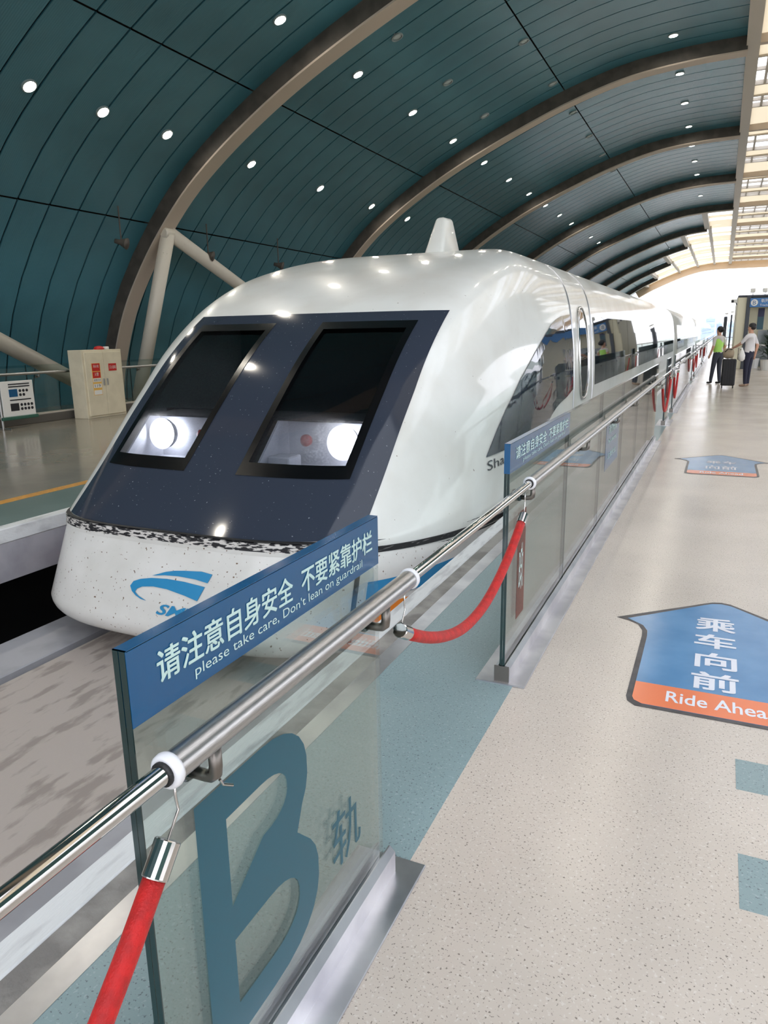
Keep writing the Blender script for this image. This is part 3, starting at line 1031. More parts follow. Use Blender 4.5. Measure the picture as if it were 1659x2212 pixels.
# --- logo on the cover
up = [(-0.058, -0.098), (0.063, -0.059), (0.14, -0.043), (0.223, -0.034), (0.377, -0.023), (0.471, -0.034), (0.443, -0.094), (0.334, -0.08), (0.18, -0.076), (0.058, -0.083)]
lo_ = [(-0.078, -0.274), (-0.13, -0.268), (-0.18, -0.25), (-0.222, -0.225), (-0.247, -0.19), (-0.222, -0.155), (-0.161, -0.133), (-0.063, -0.115), (0.083, -0.105), (0.238, -0.107), (0.425, -0.122), (0.378, -0.221), (0.258, -0.197),
       (0.097, -0.174), (-0.029, -0.170), (-0.13, -0.182), (-0.178, -0.202), (-0.193, -0.226), (-0.155, -0.25)]
lg = obj('logo', poly_plate(up, lambda u, v, d: on_cover(u, v, 0.006 + d), 0.002, 1), M['logo'], train, label='blue double swoosh logo on the nose cover')
obj('logo_swoosh', poly_plate(lo_, lambda u, v, d: on_cover(u, v, 0.006 + d), 0.002, 1), M['logo'], lg)
obj('logo_lettering', lettering('SMT', 0.03, 0.42, -0.352, -0.278, lambda u, v, d: on_cover(u, v, 0.008), bold=0.022, shear=0.35), M['logo'], lg)

# --- side glass sweep, lettering, door, window band (both sides)
sw = [(6.09, .539), (6.25, .65), (6.408, .758), (6.65, .90), (6.927, 1.031), (7.18, 1.16), (7.449, 1.272), (7.77, 1.40), (8.103, 1.517), (8.36, 1.60), (8.647, 1.687), (8.95, 1.745), (9.3, 1.79), (9.87, 1.822),
      (9.87, 1.5), (9.87, 1.2), (9.87, .86), (9.41, .788), (9.05, .755), (8.791, .713), (8.56, .655), (8.381, .591), (8.2, .545), (7.8, .54), (7.429, .538), (7.0, .535), (6.656, .534)]
def stadium(yc, zc, hy, hz, n=36, pw=2.6):
    return [(yc + hy * math.copysign(abs(math.cos(t)) ** (2 / pw), math.cos(t)), zc + hz * math.copysign(abs(math.sin(t)) ** (2 / pw), math.sin(t)))
            for t in [2 * math.pi * k / n for k in range(n)]]
for sg in (1, -1):
    S3 = on_side(sg)
    obj('side_glass', poly_plate(sw, lambda u, v, d: S3(u, v, 0.004 + d), 0.004, 3), M['swoosh'], train, smooth=False, label='curved dark side window sweep')
    for (yy, w) in ((9.92, 0.05), (11.48, 0.05)):
        zs = list(np.linspace(-0.12, 2.46, 30))
        Vt = [S3(yy + dy, z, 0.004 + (0.006 if 0 < dy < w else 0)) for z in zs for dy in (0, w * 0.3, w * 0.7, w)]
        obj('door_post_seam', (Vt, grid_faces(30, 4)), M['plate'], train, smooth=True)
    dw = obj('door_window', poly_plate(stadium(10.72, 1.30, 0.36, 0.60), lambda u, v, d: S3(u, v, 0.004 + d), 0.006, 0), M['tinted'], train, label='tall rounded door window')
    ring = stadium(10.72, 1.30, 0.39, 0.63)
    pts = [S3(u, v, 0.008) for u, v in ring]
    obj('door_window_trim', tube(pts + [pts[0]], 0.018, 8, False), M['chrome'], dw, smooth=True)
    y = 11.72
    k = 0
    while y < CAR_END - 0.9:
        yn = min(y + 2.2, CAR_END - 0.5)
        obj('side_window', poly_plate([(y + 0.012, 0.80), (yn - 0.012, 0.80), (yn - 0.012, 1.815), (y + 0.012, 1.815)], lambda u, v, d: S3(u, v, 0.003 + d), 0.005, 2), M['tinted'], train)
        y = yn
obj('side_lettering', lettering('Shanghai Maglev', 6.10, 8.35, 0.385, 0.50, lambda u, v, d: on_side(1)(u, v, 0.006), bold=0.0), M['letters_grey'], train, label='dark grey lettering on the white side')

# --- roof fin
def loft4(b, t):
    v = b + t
    return v, [(3, 2, 1, 0), (4, 5, 6, 7), (0, 1, 5, 4), (1, 2, 6, 5), (2, 3, 7, 6), (3, 0, 4, 7)]
fb_ = [(XC - 0.15, 9.55, 2.6), (XC + 0.15, 9.55, 2.6), (XC + 0.12, 10.45, 2.6), (XC - 0.12, 10.45, 2.6)]
ft_ = [(XC - 0.075, 9.86, 3.14), (XC + 0.075, 9.86, 3.14), (XC + 0.06, 10.2, 3.16), (XC - 0.06, 10.2, 3.16)]
fin = obj('roof_fin', loft4(fb_, ft_), M['train_white'], train, smooth=True, label='white tapered antenna fin on the roof')
bv = fin.modifiers.new('round', 'BEVEL'); bv.width = 0.05; bv.segments = 3

# --- following cars
sec = [(1.55, -1.4), (1.80, -1.35), (1.86, -0.9), (1.87, -0.5), (1.85, -0.131)] + [(float(half_w(z)), float(z)) for z in half_z]
loop = [(XC + a, z) for a, z in sec] + [(XC - a, z) for a, z in sec[::-1][1:]]
n = len(loop)
y = 33.0
for c in range(4):
    y1 = y + 24.6
    st = [(y, 0.97), (y + 0.12, 1.0), (y1 - 0.12, 1.0), (y1, 0.97)]
    V, Fc = [], []
    for (yy, k) in st:
        V += [(XC + (x - XC) * k, yy, 0.6 + (z - 0.6) * k) for x, z in loop]
    for i in range(3):
        Fc += [(i * n + j, i * n + j + 1, (i + 1) * n + j + 1, (i + 1) * n + j) for j in range(n - 1)]
    Fc += [tuple(range(n))[::-1], tuple(3 * n + j for j in range(n))]
    car = obj('car_body', (V, Fc), M['train_side'], train, smooth=False)
    for pol in car.data.polygons:
        pol.use_smooth = len(pol.vertices) == 4
    yy = y + 1.4
    while yy < y1 - 1.5:
        for sg in (1, -1):
            S3 = on_side(sg)
            obj('side_window', poly_plate([(yy + 0.02, 0.80), (yy + 3.58, 0.80), (yy + 3.58, 1.815), (yy + 0.02, 1.815)], lambda u, v, d: S3(u, v, 0.003 + d), 0.005, 1), M['tinted'], car)
        yy += 3.6
    obj('car_gangway', join(box(XC - 1.5, XC + 1.5, y - 0.75, y + 0.1, -0.9, 2.05)), M['seam'], car)
    y = y1 + 0.6

# ------------------------------------------------------------------ glass guard rail along the platform edge
GX, RX, RZ = -0.808, -0.735, 0.94
GT, GB = 1.13, 0.07

def on_glass(u, v, d):
    return (GX + 0.0125 + d, u, v)

def pane_pair(parent, y0, y1, sub=False):
    for k, xo in enumerate((-0.0065, 0.0065)):
        o = obj('glass_pane', box(GX + xo - 0.0052, GX + xo + 0.0052, y0, y1, GB, GT), M['glass'], parent)
        e = 0.0056
        w = 0.0022
        out = [(y0 - w + 0.0006, GB), (y0 - w + 0.0006, GT + w - 0.0006), (y1, GT + w - 0.0006), (y1, GT - 0.0006), (y0 + 0.0006, GT - 0.0006), (y0 + 0.0006, GB)]
        rim = ([(GX + xo - e, a_, b_) for a_, b_ in out] + [(GX + xo + e, a_, b_) for a_, b_ in out],
               [(i, (i + 1) % 6, 6 + (i + 1) % 6, 6 + i) for i in range(6)] + [(0, 1, 4, 5), (1, 2, 3, 4), (6, 11, 10, 7), (7, 10, 9, 8)])
        obj('pane_edge', rim, M['glass_edge'], o)

def base_shoe(parent, y0, y1):
    obj('base_plate', bbox(-0.930, -0.695, y0 - 0.02, y1 + 0.06, 0.0, 0.008, 0.002, 1), M['plate'], parent, label='flat stainless base plate')
    sh = [(-0.845, 0.008), (-0.845, 0.075), (-0.828, 0.092), (-0.824, 0.092), (-0.824, 0.02), (-0.792, 0.02), (-0.792, 0.092), (-0.788, 0.092), (-0.771, 0.075), (-0.771, 0.008)]
    n = len(sh)
    V = [(x, y0, z) for x, z in sh] + [(x, y1, z) for x, z in sh]
    Fc = [(i, (i + 1) % n, n + (i + 1) % n, n + i) for i in range(n)] + [tuple(range(n)), tuple(range(n, 2 * n))[::-1]]
    obj('base_shoe', (V, Fc), M['plate'], parent, label='stainless channel holding the glass')
    obj('shoe_cap', bbox(-0.843, -0.773, y0 - 0.006, y0, 0.006, 0.088, 0.001, 1), M['cast'], parent)

def bracket(parent, y):
    pts = [(GX + 0.012, y, RZ - 0.085), (GX + 0.05, y, RZ - 0.085), (RX - 0.012, y, RZ - 0.083), (RX - 0.002, y, RZ - 0.075), (RX, y, RZ - 0.06), (RX, y, RZ - 0.02)]
    b = obj('bracket', tube(pts, [0.011, 0.011, 0.012, 0.0125, 0.012, 0.012], 12), M['cast'], parent, smooth=True, label='cast steel handrail bracket')
    obj('rosette', lathe((GX - 0.024, y, RZ - 0.075), (1, 0, 0), [(0.024, 0), (0.028, 0.004), (0.028, 0.04), (0.024, 0.044)], 20), M['glass_edge'], b, smooth=False)

def handrail(parent, y0, y1):
    h = obj('handrail', tube([(RX, y0, RZ), (RX, (y0 + y1) / 2, RZ), (RX, y1, RZ)], 0.0255, 28, False), M['steel'], parent, smooth=True, label='brushed steel handrail tube')
    for (ye, dr) in ((y0, -1), (y1, 1)):
        obj('end_cap', lathe((RX, ye - dr * 0.004, RZ), (0, dr, 0), [(0.0255, 0), (0.029, 0.001), (0.0305, 0.006), (0.0295, 0.014), (0.026, 0.018), (0.019, 0.0185), (0.017, 0.014)], 28), M['white_plastic'], h, smooth=True, label='white nylon end ring')

def rope_hook(parent, y, z0, yb, zb):
    obj('rope_hook', tube([(RX, y, RZ - 0.03), (RX, y + (yb - y) * 0.05, RZ - 0.065), (RX, y + (yb - y) * 0.02 + 0.006, RZ - 0.085), (RX, yb, zb)], 0.0022, 8), M['chrome'], parent)

def sign_band(parent, y0, y1, big=True):
    s = obj('warning_sign', join(box(GX - 0.0135, GX - 0.0122, y0 - 0.001, y1, 1.0, GT), box(GX + 0.0122, GX + 0.0132, y0 - 0.001, y1, 1.0, GT), box(GX - 0.0135, GX + 0.0132, y0 - 0.003, y0 - 0.001, 1.0, GT + 0.0028),
                                 box(GX - 0.0135, GX + 0.0132, y0 - 0.003, y1, GT + 0.0016, GT + 0.0028)), M['sign_blue'], parent, label='blue warning sign film along the top of the glass')
    L = y1 - y0
    f = L / 0.92
    obj('sign_lettering', lettering('请注意自身安全  不要紧靠护栏', y0 + 0.06 * f, y1 - 0.04 * f, 1.046, 1.106, lambda u, v, d: on_glass(u, v, 0.0016 + d), heavy=0.014), M['sign_text'], s)
    obj('sign_lettering', lettering("please take care, Don't lean on guardrail", y0 + 0.152 * f, y1 - 0.10 * f, 1.014, 1.041, lambda u, v, d: on_glass(u, v, 0.0016 + d), bold=0.0), M['sign_text'], s)

# --- the short panel marked B
pb = thing('glass_guardrail', 'near short glass guardrail panel marked with a large teal letter B', 'guardrail', (GX, 1.22, 0.0))
pane_pair(pb, 0.767, 1.687)
base_shoe(pb, 0.62, 1.72)
handrail(pb, 0.775, 1.757)
bracket(pb, 0.885); bracket(pb, 1.60)
sign_band(pb, 0.770, 1.687)
def letter_b(y0, y1, z0, z1):
    w, h_ = y1 - y0, z1 - z0
    st, hs = 0.205, 0.135                 # stem and bar thickness as parts of width and height
    def bowl(r, zc, hz, x0, n=14, sq=2.3):
        return [(x0 + (r - x0) * abs(math.cos(t)) ** (2 / sq), zc + hz * math.copysign(abs(math.sin(t)) ** (2 / sq), math.sin(t))) for t in np.linspace(-math.pi / 2, math.pi / 2, n)]
    lo_o = bowl(1.0, 0.265, 0.265, 0.50)
    hi_o = bowl(0.92, 0.765, 0.235, 0.48)
    lo_i = bowl(0.785, 0.265 + 0.0, 0.265 - hs, 0.50)
    hi_i = bowl(0.715, 0.765 - 0.0, 0.235 - hs, 0.48)
    outer = [(0, 0)] + [q for q in lo_o if not (q[1] > 0.265 and q[0] < 0.86)] + [(0.79, 0.522)] + [q for q in hi_o if not (q[1] < 0.765 and q[0] < 0.83)] + [(0, 1)]
    c1 = [(st, hs)] + lo_i + [(st, 0.53 - hs)]
    c2 = [(st, 0.53)] + hi_i + [(st, 1 - hs)]
    from mathutils.geometry import tessellate_polygon
    loops = [[Vector((x, z, 0)) for x, z in l] for l in (outer, c1[::-1], c2[::-1])]
    flat = [v for l in loops for v in l]
    tri = tessellate_polygon(loops)
    return [on_glass(y0 + v.x * w, z0 + v.y * h_, 0.001) for v in flat], [tuple(t) for t in tri]
lb = obj('panel_letter', letter_b(0.887, 1.312, 0.175, 0.775), M['b_teal'], pb, label='large teal letter B on the glass')
obj('panel_character', lettering('轨', 1.383, 1.540, 0.245, 0.415, lambda u, v, d: on_glass(u, v, 0.001 + d), heavy=0.003), M['b_teal'], pb, label='small teal Chinese character beside the letter B')
obj('bracket_pin', tube([(RX + 0.004, 0.888, RZ - 0.088), (RX + 0.006, 0.893, RZ - 0.10), (RX + 0.012, 0.912, RZ - 0.112)], 0.0028, 8), M['chrome'], pb)

def connecting_rail(y0, y1, label):
    t = thing('connecting_rail', label, 'rail', (RX, (y0 + y1) / 2, RZ), 'thin rails bridging the gaps in the guardrail')
    obj('rail_tube', tube([(RX, y0, RZ), (RX, (y0 + y1) / 2, RZ), (RX, y1, RZ)], 0.0165, 20, False), M['chrome'], t, smooth=True)
    for (ye, d) in ((y0, 1), (y1, -1)):
        obj('rubber_sleeve', lathe((RX, ye, RZ), (0, d, 0), [(0.02, 0), (0.021, 0.004), (0.0205, 0.012), (0.021, 0.014), (0.021, 0.024), (0.0185, 0.026)], 20), M['rubber'], t, smooth=False)

def rope(y0, y1, dip, label, group):
    """red rope hung between two hooks under the rail; ends in steel ferrules"""
    za = RZ - 0.14
    t = thing('barrier_rope', label, 'rope', (RX, (y0 + y1) / 2, dip), group)
    n = 25
    pts = []
    for i in range(n):
        u = i / (n - 1)
        q = abs(2 * u - 1) ** 2.3
        pts.append((RX + 0.004, y0 + (y1 - y0) * (u + 0.035 * math.sin(2 * math.pi * u)), dip + (za - dip) * q))
    obj('rope_cord', tube(pts, 0.0185, 14), M['rope'], t, smooth=True)
    for (i0, i1, yh) in ((0, 1, y0), (n - 1, n - 2, y1)):
        a, b = Vector(pts[i0]), Vector(pts[i1])
        d = (a - b).normalized()
        obj('ferrule', lathe(a - d * 0.02, d, [(0.0205, 0), (0.0212, 0.002), (0.0212, 0.056), (0.019, 0.058), (0.004, 0.058)], 20), M['chrome'], t, smooth=False)
        e = a + d * 0.036
        hk = Vector((RX, e.y + (0.03 if i0 else -0.0) - (0.0 if i0 else -0.04), RZ - 0.055))
        obj('rope_hook', tube([(RX, hk.y, RZ - 0.02), tuple(hk), tuple(hk + Vector((0.0, 0.004, -0.025))), tuple(e)], 0.0024, 8), M['chrome'], t, smooth=True)

connecting_rail(-0.75, 0.78, 'nearest thin polished rail entering the panel marked B from the left')
connecting_rail(1.752, 3.19, 'thin polished rail above the sagging rope beyond the panel marked B')
rope(-0.68, 0.728, 0.34, 'red rope end hanging in the near left corner', 'red ropes closing the guardrail gaps')
rope(1.715, 3.035, 0.600, 'red rope sagging between the panel marked B and the long guardrail', 'red ropes closing the guardrail gaps')

# --- long guardrail runs
def run(y0, y1, label, step, detail):
    g = thing('glass_guardrail', label, 'guardrail', (GX, (y0 + y1) / 2, 0.0))
    n = max(1, int(round((y1 - y0) / step)))
    w = (y1 - y0) / n
    for i in range(n):
        pane_pair(g, y0 + i * w + 0.004, y0 + (i + 1) * w - 0.004)
    base_shoe(g, y0, y1)
    handrail(g, y0 + 0.13, y1 - 0.05)
    yy = y0 + 0.2
    while yy < y1 - 0.1:
        bracket(g, yy)
        yy += 1.55 if detail else 3.0
    return g

g2 = run(3.05, 11.35, 'long glass guardrail with blue sign and red sticker beside the train nose', 1.41, True)
sign_band(g2, 3.055, 4.44)
obj('red_sticker', box(GX + 0.0122, GX + 0.0130, 3.238, 3.385, 0.25, 0.78), M['red_film'], g2, label='faded red vertical sticker on the glass')
obj('sticker_lettering', lettering('B轨', 3.27, 3.35, 0.38, 0.62, lambda u, v, d: on_glass(u, v, 0.0014)), M['sign_text'], g2)
lab = obj('glass_label', box(GX + 0.0122, GX + 0.0132, 6.11, 6.93, 0.47, 0.89), M['label_blue'], g2, label='slate blue notice stuck on the glass')
for (z0, z1, txt) in ((0.76, 0.84, '请勿倚靠'), (0.67, 0.72, 'No leaning'), (0.55, 0.60, '注意安全')):
    obj('label_lettering', lettering(txt, 6.25, 6.75, z0, z1, lambda u, v, d: on_glass(u, v, 0.0016 + d), heavy=0.01), M['sign_text'], lab)

yc = 11.35
ends = [('second', 12.0), ('third', 12.6), ('fourth', 12.6)]
nth = ['second', 'third', 'fourth']
for i in range(3):
    a = yc
    connecting_rail(a - 0.06, a + 2.05, 'thin rail over the %s rope gap group, on its near side' % nth[i])
    rope(a + 0.05, a + 1.95, 0.36, 'red rope in the near half of the %s gap along the guardrail' % nth[i], 'red ropes closing the guardrail gaps')
    run(a + 2.0, a + 2.9, 'short glass guardrail panel between the two ropes of the %s gap' % nth[i], 0.9, False)
    connecting_rail(a + 2.85, a + 4.25, 'thin rail over the %s rope gap group, on its far side' % nth[i])
    rope(a + 2.95, a + 4.15, 0.36, 'red rope in the far half of the %s gap along the guardrail' % nth[i], 'red ropes closing the guardrail gaps')
    run(a + 4.2, a + 12.4, 'glass guardrail stretch following the %s gap of ropes' % nth[i], 2.05, False)
    yc = a + 12.4
run(yc + 0.12, 95.0, 'farthest glass guardrail stretch running to the end of the platform', 6.0, False)

# ------------------------------------------------------------------ floor arrows
def on_floor(u, v, d):
    return (u, v, 0.003 + d)

def floor_arrow(cx, y0, sc, label, lines, eng, small=False):
    t = thing('floor_arrow', label, 'floor sign', (cx, y0, 0.0))
    B = 0.39 * sc; Wg = 0.546 * sc
    # outline: rounded base, concave neck, wings, blunt tip
    def shape(g):
        b, w = B - g, Wg - g * 2.2
        tip = 1.49 * sc - g * 1.15
        pts = [(-b, 0.08 * sc), (-b + 0.01, 0.035 * sc + g * 0.6), (-b + 0.045, g), (b - 0.045, g), (b - 0.01, 0.035 * sc + g * 0.6), (b, 0.08 * sc),
               (b, 0.80 * sc), (b + 0.005, 0.88 * sc), (b + 0.035, 0.96 * sc - g * 0.2), (b + 0.09, 1.00 * sc - g * 0.0), (w, 1.026 * sc + g * 0.2), (w - 0.02, 1.045 * sc),
               (0.09, tip - 0.05 * sc), (0.05, tip - 0.015 * sc), (0.0, tip), (-0.05, tip - 0.015 * sc), (-0.09, tip - 0.05 * sc),
               (-w + 0.02, 1.045 * sc), (-w, 1.026 * sc + g * 0.2), (-b - 0.09, 1.00 * sc), (-b - 0.035, 0.96 * sc - g * 0.2), (-b - 0.005, 0.88 * sc), (-b, 0.80 * sc)]
        return [(cx + x, y0 + y) for x, y in pts]
    obj('arrow_outline', poly_plate(shape(0.0), lambda u, v, d: (u, v, 0.0015 + d), 0.001), M['arrow_black'], t)
    inner = shape(0.026)
    obj('arrow_field', poly_plate(inner, lambda u, v, d: (u, v, 0.0025 + d), 0.0006), M['arrow_blue'], t)
    b = B - 0.026
    band = [(cx - b, y0 + 0.08), (cx - b + 0.01, y0 + 0.05), (cx - b + 0.045, y0 + 0.027), (cx + b - 0.045, y0 + 0.027), (cx + b - 0.01, y0 + 0.05), (cx + b, y0 + 0.08), (cx + b, y0 + 0.24 * sc), (cx - b, y0 + 0.24 * sc)]
    obj('arrow_band', poly_plate(band, lambda u, v, d: (u, v, 0.0033 + d), 0.0006), M['arrow_orange'], t)
    for (txt, x0, x1, ya, yb) in lines:
        obj('arrow_lettering', lettering(txt, cx + x0 * sc, cx + x1 * sc, y0 + ya * sc, y0 + yb * sc, lambda u, v, d: (u, v, 0.0045 + d), heavy=0.02), M['white_film'], t)
    obj('arrow_lettering', lettering(eng, cx - 0.225 * sc, cx + 0.225 * sc, y0 + 0.085 * sc, y0 + 0.19 * sc, lambda u, v, d: (u, v, 0.0046), bold=0.012), M['white_film'], t)

cl = 0.10
floor_arrow(0.132, 3.069, 1.0, 'blue floor arrow with orange band at the right edge of the picture', [
    ('乘', -0.10 - 0.03, 0.10 - 0.03, 1.00, 1.20), ('车', -0.13, 0.07, 0.76, 0.95), ('向', -0.12, 0.07, 0.51, 0.70), ('前', -0.13, 0.075, 0.27, 0.46)], 'Ride Ahead')
floor_arrow(0.12, 8.86, 1.0, 'distant blue floor arrow with orange band, farther along the platform', [
    ('乘车', -0.17, 0.17, 0.78, 0.98), ('向前', -0.17, 0.17, 0.38, 0.62)], 'Ride Ahead')

# ------------------------------------------------------------------ opposite platform: fence, cabinet, notice stand
FX = -12.35
fence = thing('glass_fence', 'glass fence with steel top rail along the opposite platform', 'fence', (FX, 14.0, 0.0))
obj('kerb', bbox(FX - 0.12, FX + 0.1, -6, 40, 0.0, 0.16, 0.01, 1), mat('dark_kerb_stone', (92, 88, 82), 0.5), fence)
obj('kerb_cap', box(FX - 0.1, FX + 0.06, -6, 40, 0.16, 0.19), M['strut'], fence)
y = -5.2
while y < 38:
    p = obj('glass_pane', box(FX - 0.008, FX + 0.008, y + 0.015, y + 1.385, 0.17, 1.13), M['glass_far'], fence)
    obj('pane_edge', box(FX - 0.009, FX + 0.009, y + 1.38, y + 1.39, 0.17, 1.13), M['glass_edge'], p)
    obj('rail_bracket', join(tube([(FX, y + 0.2, 0.90), (FX + 0.09, y + 0.2, 0.90), (FX + 0.09, y + 0.2, 0.95)], 0.014, 8), lathe((FX + 0.008, y + 0.2, 0.90), (1, 0, 0), [(0.03, 0), (0.03, 0.01)], 12)), M['cast'], fence)
    y += 1.4
obj('top_rail', tube([(FX + 0.09, -6, 0.975), (FX + 0.09, 17, 0.975), (FX + 0.09, 40, 0.975)], 0.028, 14), M['steel'], fence, smooth=True)

M['cab_cream'] = mat('cream_cabinet_paint', (224, 214, 188), 0.45, noise=(216, 206, 180), noise_scale=4)
M['red_label'] = mat('red_label', (196, 40, 36), 0.4)
M['yellow_label'] = mat('yellow_label', (232, 184, 92), 0.4)
M['paper'] = mat('white_paper', (232, 230, 224), 0.5)
M['ink'] = mat('black_ink', (34, 34, 40), 0.5)
cx0, cx1, cy0, cy1, cz = -12.16, -11.76, 11.07, 12.16, 1.39
cab = thing('equipment_cabinet', 'cream steel fire cabinet with red labels on the opposite platform', 'cabinet', ((cx0 + cx1) / 2, (cy0 + cy1) / 2, 0.0))
obj('body', bbox(cx0, cx1 - 0.02, cy0, cy1, 0.0, cz, 0.006, 1), M['cab_cream'], cab)
cm_ = (cy0 + cy1) / 2
def on_cab(u, v, d):
    return (cx1 + 0.012 + d, u, v)
for (a, b, hy) in ((cy0 + 0.05, cm_ - 0.003, cm_ - 0.05), (cm_ + 0.003, cy1 - 0.05, cm_ + 0.05)):
    dr = obj('door', bbox(cx1 - 0.02, cx1 + 0.01, a, b, 0.05, cz - 0.05, 0.004, 1), M['cab_cream'], cab)
    obj('handle', bbox(cx1 + 0.01, cx1 + 0.03, hy - 0.015, hy + 0.015, 0.66, 0.80, 0.006, 2), M['steel'], dr)
obj('label', box(cx1 + 0.010, cx1 + 0.013, cy0 + 0.20, cy0 + 0.43, 0.47, 1.12), M['yellow_label'], cab, label='stack of red and yellow fire labels on the cabinet')
for (za, zb, mm) in ((0.96, 1.115, 'red_label'), (0.82, 0.945, 'red_label'), (0.74, 0.815, 'paper'), (0.62, 0.70, 'paper'), (0.48, 0.57, 'paper')):
    obj('label_field', box(cx1 + 0.0125, cx1 + 0.0140, cy0 + 0.21, cy0 + 0.42, za, zb), M[mm], cab)
obj('label_field', box(cx1 + 0.010, cx1 + 0.014, cm_ + 0.12, cm_ + 0.34, 0.95, 1.10), M['red_label'], cab, label='small red label on the right cabinet door')
for (txt, u0, u1, v0, v1, mm) in (('消火栓', cy0 + 0.24, cy0 + 0.39, 1.03, 1.09, 'paper'), ('火警', cy0 + 0.26, cy0 + 0.37, 0.86, 0.93, 'paper'), ('使用方法', cy0 + 0.225, cy0 + 0.405, 0.75, 0.80, 'ink'),
                                  ('119', cy0 + 0.24, cy0 + 0.39, 0.63, 0.69, 'ink'), ('灭火器箱', cm_ + 0.14, cm_ + 0.32, 0.99, 1.06, 'paper')):
    obj('label_lettering', lettering(txt, u0, u1, v0, v1, lambda u, v, d: on_cab(u, v, 0.003)), M[mm], cab)
bell = thing('alarm_bell', 'small red alarm bell lying on top of the cream cabinet', 'bell', (-11.95, 11.72, cz))
obj('gong', lathe((-11.95, 11.72, cz), (0, 0, 1), [(0.10, 0.0), (0.11, 0.02), (0.08, 0.06), (0.02, 0.075)], 18), M['red_label'], bell, smooth=True)
obj('clapper', bbox(-11.93, -11.80, 11.78, 11.86, cz, cz + 0.06, 0.01, 1), M['paper'], bell)

nb = thing('notice_stand', 'white notice board with blue and black icons by the glass fence', 'sign', (-11.95, 9.6, 0.0))
q0, q1 = 9.25, 9.95
obj('board', bbox(-11.96, -11.93, q0, q1, 0.22, 0.87, 0.005, 1), M['paper'], nb)
obj('board_frame', bbox(-11.97, -11.90, q0 - 0.05, q1 + 0.03, 0.16, 0.22, 0.008, 1), mat('green_tray', (44, 92, 76), 0.5), nb)
for (za, zb, mm) in ((0.58, 0.72, 'sign_blue'), (0.32, 0.46, 'ink')):
    obj('notice_icon', box(-11.93, -11.926, q0 + 0.16, q0 + 0.34, za, zb), M[mm], nb)
    for r in range(2):
        for k in range(4 if mm == 'ink' else 3 - r):
            obj('notice_mark', lathe((-11.93, q0 + 0.40 + k * 0.075, zb - 0.035 - r * 0.075), (1, 0, 0), [(0.028, 0), (0.028, 0.004)], 10), M['ink'], nb)
for zz in (0.80, 0.755, 0.51):
    obj('notice_line', box(-11.93, -11.926, q0 + 0.16, q0 + 0.62, zz, zz + 0.022), M['ink'], nb)
obj('stand_post', tube([(-11.96, q0 - 0.03, 0.0), (-11.96, q0 - 0.03, 0.9)], 0.022, 10), M['steel'], nb)
obj('stand_foot', tube([(-12.18, q0 - 0.03, 0.015), (-11.75, q0 - 0.03, 0.015)], 0.015, 8), M['steel'], nb)

# ------------------------------------------------------------------ kiosk, sign and planters near the far end
M['kiosk_cream'] = mat('cream_kiosk_panel', (226, 220, 194), 0.5)
M['dark_steel'] = mat('dark_grey_steel', (66, 70, 78), 0.5)
M['door_grey'] = mat('grey_glass_door', (104, 112, 112), 0.15, coat=0.5)
M['leaf'] = mat('dark_green_leaf', (48, 78, 52), 0.5, noise=(34, 58, 40), noise_scale=9)
M['pot'] = mat('white_planter', (214, 214, 212), 0.5)
KY = 34.0
ks = thing('platform_kiosk', 'cream lift kiosk with dark column and blue sign on the right', 'kiosk', (2.6, 36.0, 0.0))
obj('side_wall', bbox(0.45, 0.80, KY, 40.0, 0.0, 2.9, 0.02, 1), M['kiosk_cream'], ks)
obj('column', bbox(0.78, 0.93, KY - 0.12, KY + 0.1, 0.0, 2.94, 0.01, 1), M['dark_steel'], ks)
obj('column', bbox(4.6, 4.8, KY - 0.12, KY + 0.1, 0.0, 2.94, 0.01, 1), M['dark_steel'], ks)
obj('back_wall', box(0.8, 4.8, KY + 1.2, KY + 1.3, 0.0, 2.9), M['kiosk_cream'], ks)
obj('roof_slab', bbox(0.45, 4.8, KY - 0.02, 40.0, 2.86, 2.95, 0.02, 1), M['dark_steel'], ks)
sg_ = obj('sign_board', bbox(0.90, 4.6, KY - 0.16, KY - 0.08, 2.46, 2.82, 0.01, 1), mat('blue_kiosk_sign', (44, 112, 176), 0.35), ks, label='blue station sign over the kiosk')
obj('sign_disc', lathe((1.06, KY - 0.16, 2.64), (0, -1, 0), [(0.13, 0), (0.13, 0.006)], 24), M['paper'], sg_)
obj('sign_disc_letter', lettering('B', 1.00, 1.12, 2.56, 2.72, lambda u, v, d: (u, KY - 0.168, v), bold=0.02), M['sign_blue'], sg_)
obj('sign_lettering', lettering('轨列车', 1.30, 1.70, 2.64, 2.78, lambda u, v, d: (u, KY - 0.164, v), bold=0.01), M['paper'], sg_)
obj('sign_lettering', lettering('Track B', 1.26, 1.66, 2.50, 2.58, lambda u, v, d: (u, KY - 0.164, v)), M['paper'], sg_)
for xx in (0.98, 1.42):
    fl = obj('floodlight', bbox(xx - 0.1, xx + 0.08, KY - 0.1, KY + 0.1, 3.04, 3.2, 0.02, 2), M['paper'], ks)
    obj('floodlight_arm', tube([(xx, KY, 2.95), (xx, KY, 3.06)], 0.012, 8), M['dark_steel'], fl)
po = obj('poster', box(1.28, 1.52, KY + 1.18, KY + 1.2, 1.58, 2.45), M['b_teal'], ks, label='navy and teal poster on the kiosk wall')
obj('poster_head', box(1.28, 1.52, KY + 1.175, KY + 1.19, 2.1, 2.45), mat('navy_poster', (66, 66, 100), 0.5), po)
dw_ = obj('glass_door', box(1.35, 3.2, KY + 1.14, KY + 1.18, 0.05, 1.55), M['door_grey'], ks)
obj('door_rail', box(1.3, 3.3, KY + 1.05, KY + 1.1, 0.9, 0.97), M['paper'], dw_)
cc = thing('security_camera', 'white security camera on a bracket beside the kiosk', 'camera', (0.33, KY + 0.1, 2.66))
